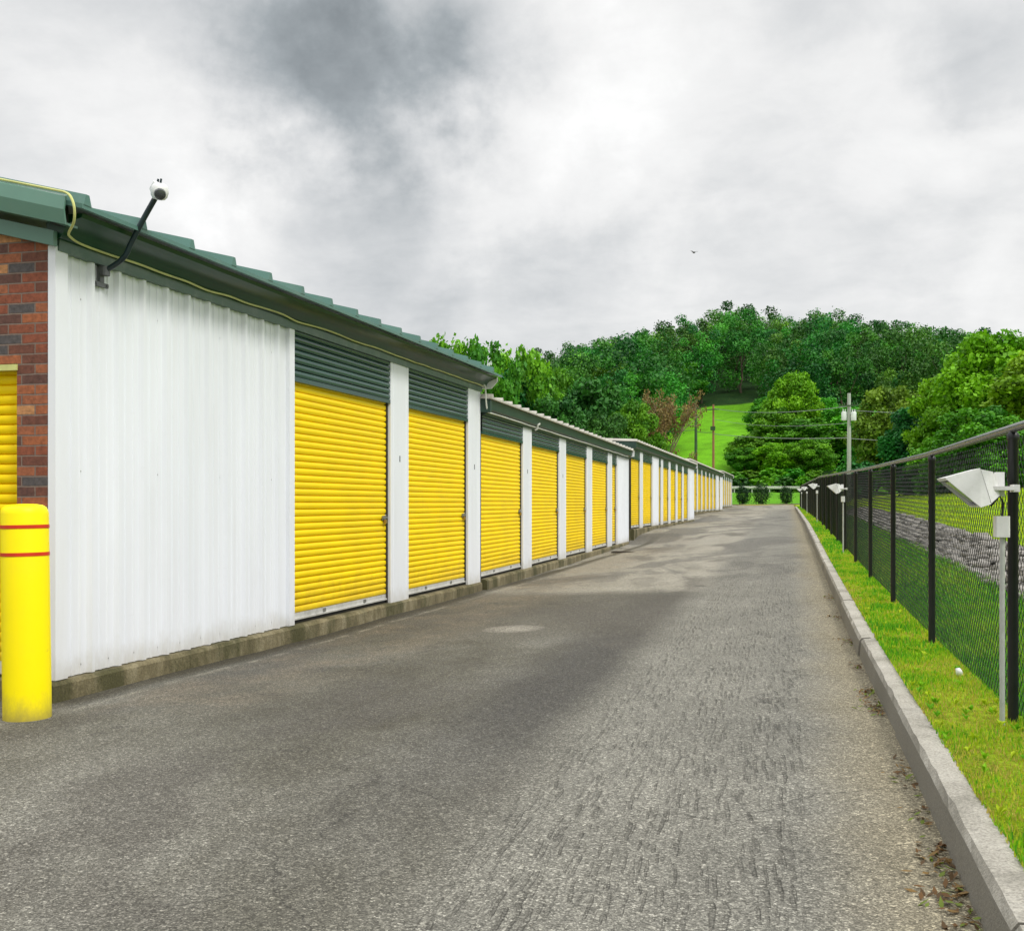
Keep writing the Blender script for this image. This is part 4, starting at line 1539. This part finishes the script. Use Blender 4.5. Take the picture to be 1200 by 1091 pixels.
# guard rail across the end
gx0, gy0 = ground_xy(838, 126)
gx1, gy1 = ground_xy(1010, 126)
gz = float(ground_z(*ground_xy(900, 126)))
gr = thing('guard_rail', 'pale steel guard rail crossing behind the round bushes', 'guard rail', (gx0, gy0, gz), math.atan2(gy1 - gy0, gx1 - gx0))
GL = math.dist((gx0, gy0), (gx1, gy1))
mb = MB()
mb.prism_x([(0, .42), (-.05, .47), (-.05, .53), (0, .57), (-.05, .61), (-.05, .67), (0, .72), (.012, .72), (.012, .42)], 0, GL)
mb.build('rail', M['guard'], gr)
mb = MB()
mb.box(-.06, .06, .015, .12, -.4, .66)
pmesh = mb.mesh('post', M['pole_grey'])
for i in range(int(GL / 2) + 1):
    p = link('post', pmesh, gr)
    p.location = (i * 2.0 + .2, 0, 0)

# ------------------------------------------------------------------ utility poles and lines
def pole_thing(label, px, Z, top_y, r0, mat):
    x, y = ground_xy(px, Z)
    zb = float(ground_z(x, y))
    root = thing('utility_pole', label, 'utility pole', (x, y, zb - .2), -TH)
    h = height_at(top_y, Z) - zb + .2
    mb = MB()
    mb.tube([(0, 0, 0), (0, 0, h * .5), (0, 0, h)], [r0, r0 * .88, r0 * .72], 12)
    mb.build('shaft', M[mat], root, smooth=True)
    return root, h, (x, y, zb - .2)


pA, hA, lA = pole_thing('pale utility pole with two grey white transformers, standing behind the fence', 995, 86, 461, .18, 'pole_grey')
for sx, dz in ((-.36, 0), (.36, -.05)):
    mb = MB()
    zc = hA - 1.75 + dz
    mb.lathe([(.05, zc - .36), (.20, zc - .33), (.215, zc + .28), (.17, zc + .34), (.04, zc + .37)], sx, -.05, 16)
    tr_ = mb.build('transformer', M['transformer'], pA, smooth=True)
    mb = MB()
    for q in (-.09, .09):
        mb.lathe([(.035, zc + .34), (.045, zc + .40), (.03, zc + .44), (.04, zc + .5), (.015, zc + .56)], sx + q, -.05, 8)
    mb.build('bushing', M['plastic_white'], tr_, smooth=True)
mb = MB()
mb.box(-.75, .75, -.24, -.16, hA - 1.02, hA - .92)
mb.box(-.5, .5, -.06, .0, hA - 1.72, hA - 1.66)
for q in (-.68, -.3, .3, .68):
    mb.lathe([(.04, hA - .92), (.05, hA - .86), (.03, hA - .8), (.02, hA - .76)], q, -.2, 8)
mb.build('crossarm', M['pole_dark'], pA)
pB, hB, lB = pole_thing('reddish utility pole in front of the bright meadow', 836, 136, 474, .16, 'pole_red')
mb = MB()
mb.box(-.8, .8, -.24, -.16, hB - .7, hB - .58)
mb.box(-.3, .3, -.24, -.14, hB - 3.2, hB - 2.7)
mb.build('crossarm', M['pole_dark'], pB)
pC, hC, lC = pole_thing('dark mossy utility pole between the bare tree and the reddish pole', 815.5, 132, 474, .2, 'pole_dark')
mb = MB()
mb.box(-.7, .7, -.28, -.2, hC - .6, hC - .48)
mb.build('crossarm', M['pole_dark'], pC)


def wire(label, a, b_, sag, r_, mat):
    mb = MB()
    a, b_ = Vector(a), Vector(b_)
    pts = []
    for q in np.linspace(0, 1, 15):
        p = a.lerp(b_, q)
        p.z -= sag * 4 * q * (1 - q)
        pts.append(p)
    mb.tube(pts, r_, 5)
    tag(mb.build('power_line', M[mat], smooth=True), label, 'power line')


zA, zB, zC = lA[2], lB[2], lC[2]
e1 = ground_xy(1110, 84)
wire('upper power line from the reddish pole to the transformer pole', (lB[0], lB[1], zB + hB - .5), (lA[0], lA[1], zA + hA - 1.0), .5, .028, 'wire')
wire('lower thick power line from the reddish pole to the transformer pole', (lB[0], lB[1], zB + hB - 3.6), (lA[0], lA[1], zA + hA - 3.45), .25, .034, 'wire')
wire('upper power line running right from the transformer pole into the trees', (lA[0], lA[1], zA + hA - 1.3), (e1[0], e1[1], height_at(484, 84)), .1, .022, 'wire')
wire('lower power line running right from the transformer pole into the trees', (lA[0], lA[1], zA + hA - 3.5), (e1[0], e1[1], height_at(517, 84)), .1, .026, 'wire')
wire('dark upper power line between the mossy pole and the reddish pole', (lC[0], lC[1], zC + hC - .5), (lB[0], lB[1], zB + hB - .6), .1, .03, 'wire_dark')
wire('dark lower power line between the mossy pole and the reddish pole', (lC[0], lC[1], zC + hC - 3.2), (lB[0], lB[1], zB + hB - 3.4), .1, .035, 'wire_dark')
e2 = ground_xy(700, 128)
wire('dark power line running left from the mossy pole behind the bare tree', (lC[0], lC[1], zC + hC - 3.0), (e2[0], e2[1], height_at(498, 128)), .5, .03, 'wire_dark')
wire('middle faint power line between the reddish pole and the transformer pole', (lB[0], lB[1], zB + hB - 1.8), (lA[0], lA[1], zA + hA - 2.3), .5, .02, 'wire')

# ------------------------------------------------------------------ grass
def blades(name, U0, U1, Y0, Y1, dens, hgt, wid, cols, rng, yl=None, tufts=.5, lean=.5):
    n = int((U1 - U0) * (Y1 - Y0) * dens)
    y = Y0 + (Y1 - Y0) * rng.random(n)
    uu = U0 + (U1 - U0) * rng.random(n)
    x = kerb_x(y) + uu
    z = ground_z(x, y) - .006
    big = np.sin(x * 3.1 + y * 1.9) * np.sin(y * 2.3 - x * 4.1) * .5 + np.sin(x * 9 + 2) * np.sin(y * 7.3) * .3
    big = big + .45 * np.sin(x * .9 + y * .55 + 1) * np.sin(y * .37 - x * .8) + .25 * rng.normal(size=n) * np.sin(x * 5 + y * 3)
    hh = hgt * (.45 + .8 * rng.random(n)) * np.clip(1 + tufts * big, .3, 2)
    ang = rng.random(n) * 6.283
    le = lean * rng.random(n) * hh
    la = rng.random(n) * 6.283
    wx, wy = np.cos(ang) * wid * .5, np.sin(ang) * wid * .5
    P0 = np.stack([x - wx, y - wy, z], 1)
    P1 = np.stack([x + wx, y + wy, z], 1)
    P2 = np.stack([x + np.cos(la) * le, y + np.sin(la) * le, z + hh], 1)
    V = np.stack([P0, P1, P2], 1).reshape(-1, 3)
    cols = np.array(cols)
    t = np.clip(.5 + .55 * big + rng.normal(0, .28, n), 0, .999) * (len(cols) - 1)
    i0 = t.astype(int)
    fr_ = (t - i0)[:, None]
    c = cols[i0] * (1 - fr_) + cols[np.minimum(i0 + 1, len(cols) - 1)] * fr_
    c = c * (.75 + .5 * rng.random(n))[:, None]
    return V, np.repeat(c, 3, 0)


rng = np.random.default_rng(21)
verge = [(.50, .40, .09), (.48, .52, .02), (.34, .54, .012), (.20, .48, .010), (.11, .39, .010), (.06, .30, .012)]
long_ = [(.03, .17, .010), (.08, .34, .012), (.16, .44, .014), (.30, .46, .03)]
lawn = [(.26, .46, .012), (.40, .58, .012), (.52, .62, .014)]
sets = [blades('v', .118, .56, 2.2, 8.5, 7500, .034, .008, verge, rng), blades('v', .12, .56, 8.5, 20, 3000, .038, .013, verge, rng),
        blades('v', .14, .56, 20, 84, 550, .045, .024, verge, rng)]
Vv = np.concatenate([s_[0] for s_ in sets])
Cc = np.concatenate([s_[1] for s_ in sets])
WV, WC = [], []
for q in range(110):
    yy = 2.4 + 12 * rng.random() ** 1.4
    uu_ = .14 + .40 * rng.random() ** 1.6
    for l_ in range(int(5 + 7 * rng.random())):
        a = rng.random() * 6.28
        L_ = .014 + .018 * rng.random()
        x_ = kerb_x(yy) + uu_
        p = np.array([x_, yy, float(ground_z(x_, yy)) + .004])
        t_ = p + np.array([math.cos(a) * L_, math.sin(a) * L_, .012 + .025 * rng.random()])
        sd_ = np.array([-math.sin(a), math.cos(a), 0]) * L_ * .3
        md_ = (p + t_) / 2 + np.array([0, 0, .008])
        WV += [p, md_ - sd_, t_, p, t_, md_ + sd_]
        c_ = np.array([(.16, .44, .012), (.24, .50, .012), (.44, .56, .02)][q % 3]) * (.8 + .4 * rng.random())
        WC += [c_] * 6
Vv = np.concatenate([Vv, np.array(WV)])
Cc = np.concatenate([Cc, np.array(WC)])
g = link('verge_grass', np_mesh('verge_grass', Vv, np.arange(len(Vv)).reshape(-1, 3), M['blades'], {'tint': Cc}))
tag(g, 'yellow green mown grass on the narrow verge between kerb and fence', 'grass', kind='stuff')
sets = [blades('l', .56, 1.95, 2.0, 12, 2200, .075, .009, long_, rng, lean=.8), blades('l', .56, 1.95, 12, 30, 650, .09, .018, long_, rng, lean=.8),
        blades('l', .56, 1.95, 30, 80, 120, .10, .05, long_, rng, lean=.8)]
Vv = np.concatenate([s_[0] for s_ in sets])
Cc = np.concatenate([s_[1] for s_ in sets])
g = link('long_grass', np_mesh('long_grass', Vv, np.arange(len(Vv)).reshape(-1, 3), M['blades'], {'tint': Cc}))
tag(g, 'dark green longer grass below the stone band outside the fence', 'grass', kind='stuff')
sets = [blades('w', 2.95, 8, 4, 30, 260, .05, .026, lawn, rng), blades('w', 2.95, 20, 30, 75, 60, .06, .06, lawn, rng)]
Vv = np.concatenate([s_[0] for s_ in sets])
Cc = np.concatenate([s_[1] for s_ in sets])
g = link('lawn_grass', np_mesh('lawn_grass', Vv, np.arange(len(Vv)).reshape(-1, 3), M['blades'], {'tint': Cc}))
tag(g, 'bright yellow green lawn rising beyond the stone band', 'grass', kind='stuff')

# stone band: loose rubble
ico_v = []
ph = (1 + 5 ** .5) / 2
for a, b_ in ((-1, ph), (1, ph), (-1, -ph), (1, -ph)):
    ico_v += [(a, b_, 0)]
for a, b_ in ((-1, ph), (1, ph), (-1, -ph), (1, -ph)):
    ico_v += [(0, a, b_)]
for a, b_ in ((-1, ph), (1, ph), (-1, -ph), (1, -ph)):
    ico_v += [(b_, 0, a)]
ico_v = np.array(ico_v, float)
ico_v /= np.linalg.norm(ico_v[0])
ico_f = []
for i in range(12):
    for j in range(i + 1, 12):
        for q in range(j + 1, 12):
            e_ = [np.linalg.norm(ico_v[i] - ico_v[j]), np.linalg.norm(ico_v[j] - ico_v[q]), np.linalg.norm(ico_v[i] - ico_v[q])]
            if max(e_) < 1.2:
                nrm = np.cross(ico_v[j] - ico_v[i], ico_v[q] - ico_v[i])
                ico_f.append((i, j, q) if nrm.dot(ico_v[i]) > 0 else (i, q, j))
ico_f = np.array(ico_f)
rng = np.random.default_rng(31)
n = 4000
y = 4 + 50 * rng.random(n) ** 1.3
uu = 1.9 + 1.05 * rng.random(n)
x = kerb_x(y) + uu
z = ground_z(x, y)
s = .045 + .075 * rng.random(n) ** 2.5
V = ico_v[None] * (1 + .28 * rng.normal(size=(n, 12, 1))) * (s[:, None, None] * (np.array([1.25, 1.0, .55]) * (1 + .25 * rng.normal(size=(n, 1, 3)))))
an = rng.random(n) * 6.28
ca, sa = np.cos(an)[:, None], np.sin(an)[:, None]
V = np.stack([V[..., 0] * ca - V[..., 1] * sa, V[..., 0] * sa + V[..., 1] * ca, V[..., 2]], -1)
V = V + np.stack([x, y, z + s * .2], -1)[:, None, :]
Fq = (ico_f[None] + (np.arange(n) * 12)[:, None, None]).reshape(-1, 3)
g = link('rubble_stones', np_mesh('rubble_stones', V.reshape(-1, 3), Fq, M['stone']))
tag(g, 'grey rubble stones laid in a band along the foot of the lawn', 'stones', kind='stuff')

# dry leaves and weeds caught against the kerb
rng = np.random.default_rng(41)
LV, LC = [], []
spots = [(2.9, 25), (3.25, 60), (3.7, 70), (4.05, 50), (4.6, 20), (5.3, 30), (6.9, 80), (7.5, 60), (8.6, 30), (10, 40), (12, 40), (14, 40)]
for ys, nn_ in spots:
    for q in range(nn_):
        yy = ys + rng.normal(0, .14)
        uu_ = -.01 - abs(rng.normal(0, .055))
        x = kerb_x(yy) + uu_
        zz = float(road_z(x, yy)) + .004 + rng.random() * .012
        L_ = .012 + .014 * rng.random()
        a = rng.random() * 6.28
        t1 = np.array([math.cos(a), math.sin(a), rng.normal(0, .3)]) * L_
        t2 = np.array([-math.sin(a), math.cos(a), rng.normal(0, .3)]) * L_ * .35
        p = np.array([x, yy, zz])
        LV += [p - t1, p - t2, p + t1, p + t2]
        cc = [(.16, .085, .03), (.24, .15, .05), (.10, .06, .025), (.16, .22, .03)][int(rng.integers(0, 4))]
        LC += [cc] * 4
g = link('leaf_litter', np_mesh('leaf_litter', np.array(LV), np.arange(len(LV)).reshape(-1, 4), M['blades'], {'tint': np.array(LC)}))
tag(g, 'brown dead leaves and clippings caught along the foot of the kerb', 'leaves', kind='stuff')

# ------------------------------------------------------------------ small things
x, y = .885 - .035, 7.25
rng = np.random.default_rng(51)
pv = ico_v * (1 + .3 * rng.normal(size=(12, 1))) * np.array([.024, .020, .034])
a_ = np.array([x, y, float(ground_z(x, y)) + .030])
g = link('paper_scrap', np_mesh('paper_scrap', pv, ico_f, M['paper']))
g.location = tuple(a_)
tag(g, 'crumpled white paper scrap lying in the grass at the foot of the fence', 'litter')

x, y = -4.55, 27.1
dg = thing('drain_grate', 'small dark iron drain grate set in the lane near the second building', 'drain', (x, y, float(road_z(x, y)) + .012))
mb = MB()
for (a0, a1, b0, b1) in ((-.27, .27, -.2, -.17), (-.27, .27, .17, .2), (-.27, -.24, -.17, .17), (.24, .27, -.17, .17)):
    mb.box(a0, a1, b0, b1, -.05, .008)
mb.build('frame', M['iron'], dg)
mb = MB()
for i in range(9):
    mb.box(-.23 + i * .054, -.205 + i * .054, -.168, .168, -.045, .004)
mb.build('grating', M['iron'], dg)

bx_, by_ = ground_xy(813.5, 70)
bd = thing('bird', 'tiny dark bird flying under the clouds above the hill', 'bird', (bx_, by_, height_at(296.5, 70)), .6)
mb = MB()
mb.tube([(0, -.16, 0), (0, -.09, .015), (0, .02, .02), (0, .10, .03), (0, .15, .03), (0, .19, .022)], [.012, .04, .055, .035, .03, .006], 8)
mb.build('body', M['bird'], bd, smooth=True)
for sgn in (-1, 1):
    mb = MB()
    mb.add([(sgn * .03, .06, .03), (sgn * .16, .09, .11), (sgn * .30, .0, .10), (sgn * .16, -.04, .10), (sgn * .03, -.06, .03),
            (sgn * .03, .06, .022), (sgn * .16, .09, .102), (sgn * .16, -.04, .092), (sgn * .03, -.06, .022)],
           [(0, 1, 3, 4), (1, 2, 3), (5, 8, 7, 6), (6, 7, 2), (0, 5, 6, 1), (4, 3, 7, 8), (1, 6, 2), (3, 2, 7), (0, 4, 8, 5)])
    mb.build('wing', M['bird'], bd)

# ------------------------------------------------------------------ sky, sun, camera
SUN_EL, SUN_AZ = R(48), R(118)       # azimuth clockwise from +Y: from the right and a little behind
world = bpy.data.worlds.new('World')
scene.world = world
world.use_nodes = True
nt = world.node_tree
nt.nodes.clear()
k = NT(nt)
d = k.coord('Generated')
sky = k.n('ShaderNodeTexSky', sky_type='NISHITA')
sky.sun_disc = False
sky.sun_elevation = SUN_EL
sky.sun_rotation = SUN_AZ
sky.altitude = 200
bg1 = k.n('ShaderNodeBackground')
k.put(bg1.inputs[0], sky.outputs[0])
bg1.inputs[1].default_value = 0.10
sp = k.n('ShaderNodeSeparateXYZ')
k.put(sp.inputs[0], d)
dz = sp.outputs[2]
den = k.math('ADD', k.math('MAXIMUM', dz, 0.0), 0.22)
cv = k.n('ShaderNodeCombineXYZ')
k.put(cv.inputs[0], k.math('DIVIDE', sp.outputs[0], den))
k.put(cv.inputs[1], k.math('DIVIDE', sp.outputs[1], den))
n_big = k.noise(cv.outputs[0], 1.5, 7, 0.55, 0.35)
n_mid = k.noise(k.mapping(d, (1, 1, 1.9), (3, 1, 2)), 4.2, 8, 0.58, 0.5)
n_fine = k.noise(k.mapping(cv.outputs[0], (1, 1, 1), (8, 1, 2)), 5.0, 8, 0.62, 0.3)
wn = k.n('ShaderNodeTexNoise')
k.put(wn.inputs['Vector'], d)
wn.inputs['Scale'].default_value = 6.5
wn.inputs['Detail'].default_value = 9
wn.inputs['Roughness'].default_value = .58
wa = k.n('ShaderNodeVectorMath', operation='MULTIPLY_ADD')
k.put(wa.inputs[0], wn.outputs['Color'])
wa.inputs[1].default_value = (.30, .30, .30)
k.put(wa.inputs[2], d)
ws = k.n('ShaderNodeVectorMath', operation='SUBTRACT')
k.put(ws.inputs[0], wa.outputs[0])
ws.inputs[1].default_value = (.15, .15, .15)
wnrm = k.n('ShaderNodeVectorMath', operation='NORMALIZE')
k.put(wnrm.inputs[0], ws.outputs[0])
lum = k.math('ADD', 0.84, k.math('MULTIPLY', k.math('SUBTRACT', n_big, .5), .34))
lum = k.math('ADD', lum, k.math('MULTIPLY', k.math('SUBTRACT', n_mid, .5), .46))
billow = k.n('ShaderNodeTexNoise', noise_type='RIDGED_MULTIFRACTAL')
k.put(billow.inputs['Vector'], k.mapping(wnrm.outputs[0], (1, 1, 2.0), (2, 7, 1)))
billow.inputs['Scale'].default_value = 5.5
billow.inputs['Detail'].default_value = 9
billow.inputs['Roughness'].default_value = .5
lum = k.math('ADD', lum, k.math('MULTIPLY', k.math('SUBTRACT', n_fine, .5), .26))
lum = k.math('ADD', lum, k.math('MULTIPLY', k.ramp(billow.outputs['Fac'], [(0.1, 0.0), (0.9, 1.0)]), .10))
# cloud masses: dark bellies and bright breaks, placed by direction
BL = [(425, 130, 62, -.50), (345, 75, 70, -.30), (480, 45, 90, -.20), (300, 20, 70, -.10), (60, 60, 90, -.08), (590, 60, 60, -.14), (235, 195, 62, .26), (130, 120, 80, .10),
      (690, 110, 100, .20), (560, 215, 90, .16), (820, 60, 70, .10), (800, 190, 110, .14), (1010, 130, 70, .16), (950, 60, 75, -.12), (1195, 110, 60, -.18),
      (470, 345, 90, -.28), (330, 285, 70, -.14), (620, 375, 80, -.22), (760, 335, 80, -.12), (900, 290, 110, -.10), (1080, 330, 90, -.08), (1165, 362, 45, .18), (1100, 215, 80, .08),
      (590, 395, 40, .10)]
for px, py, sg, amp in BL:
    vx = Vector((FX + RX * (px - 600) / F_PX, FY + RY * (px - 600) / F_PX, (HOR_Y - py) / F_PX)).normalized()
    dt = k.n('ShaderNodeVectorMath', operation='DOT_PRODUCT')
    k.put(dt.inputs[0], wnrm.outputs[0])
    dt.inputs[1].default_value = vx
    ang = k.math('SUBTRACT', dt.outputs['Value'], 1.0)
    e_ = k.math('EXPONENT', k.math('MULTIPLY', ang, 1.0 / (sg / F_PX) ** 2))
    lum = k.math('MULTIPLY_ADD', e_, amp * (.68 if amp < 0 else .80), lum)
# overcast dome gets brighter towards the zenith
zen = k.n('ShaderNodeMapRange', interpolation_type='SMOOTHSTEP')
k.put(zen.inputs[0], dz)
zen.inputs[1].default_value = .44
zen.inputs[2].default_value = .85
zen.inputs[4].default_value = 1.25
lum = k.math('ADD', lum, zen.outputs[0])
lum = k.math('MAXIMUM', lum, 0.15)
cc = k.ramp(lum, [(0.2, (0.20, 0.225, 0.24)), (0.45, (0.40, 0.435, 0.455)), (0.70, (0.69, 0.705, 0.715)), (0.9, (0.90, 0.90, 0.895)), (1.0, (0.97, 0.968, 0.96))])
gain = k.math('MAXIMUM', lum, 1.0)
cc = k.mix(1.0, cc, gain, 'MULTIPLY')
bg2 = k.n('ShaderNodeBackground')
k.put(bg2.inputs[0], cc)
bg2.inputs[1].default_value = 1.0
mxs = k.n('ShaderNodeMixShader')
mxs.inputs[0].default_value = 0.95
nt.links.new(bg1.outputs[0], mxs.inputs[1])
nt.links.new(bg2.outputs[0], mxs.inputs[2])
wo = k.n('ShaderNodeOutputWorld')
nt.links.new(mxs.outputs[0], wo.inputs[0])

sl = bpy.data.lights.new('sun', 'SUN')
sl.energy = 2.1
sl.angle = R(14)
sl.color = (1.0, .965, .91)
so = link('sun', sl)
sd = Vector((math.sin(SUN_AZ) * math.cos(SUN_EL), math.cos(SUN_AZ) * math.cos(SUN_EL), math.sin(SUN_EL)))
so.rotation_euler = (-sd).to_track_quat('-Z', 'Y').to_euler()
so.location = (10, -10, 30)

cd = bpy.data.cameras.new('camera')
cd.sensor_fit = 'HORIZONTAL'
cd.sensor_width = 36.0
cd.lens = 36.0 * F_PX / 1200.0
cd.shift_y = (HOR_Y - 545.5) / 1200.0
cd.clip_start = .05
cd.clip_end = 2000
co_ = link('camera', cd)
co_.location = (0, 0, CAM_Z)
co_.rotation_euler = (R(90), 0, TH)
scene.camera = co_

scene.view_settings.view_transform = 'Standard'
scene.view_settings.look = 'None'
scene.view_settings.exposure = 0
scene.view_settings.gamma = 1
scene.render.engine = 'CYCLES'
scene.cycles.max_bounces = 6

_seen = {}
for o in scene.objects:
    lb = o.get('label')
    if lb:
        if len(lb.split()) > 16 or len(lb.split()) < 4:
            print('LABEL LENGTH', o.name, len(lb.split()), lb)
        if lb in _seen and o.get('group') != 'trees of the wood on the hill':
            print('LABEL TWICE', o.name, lb)
        _seen[lb] = 1
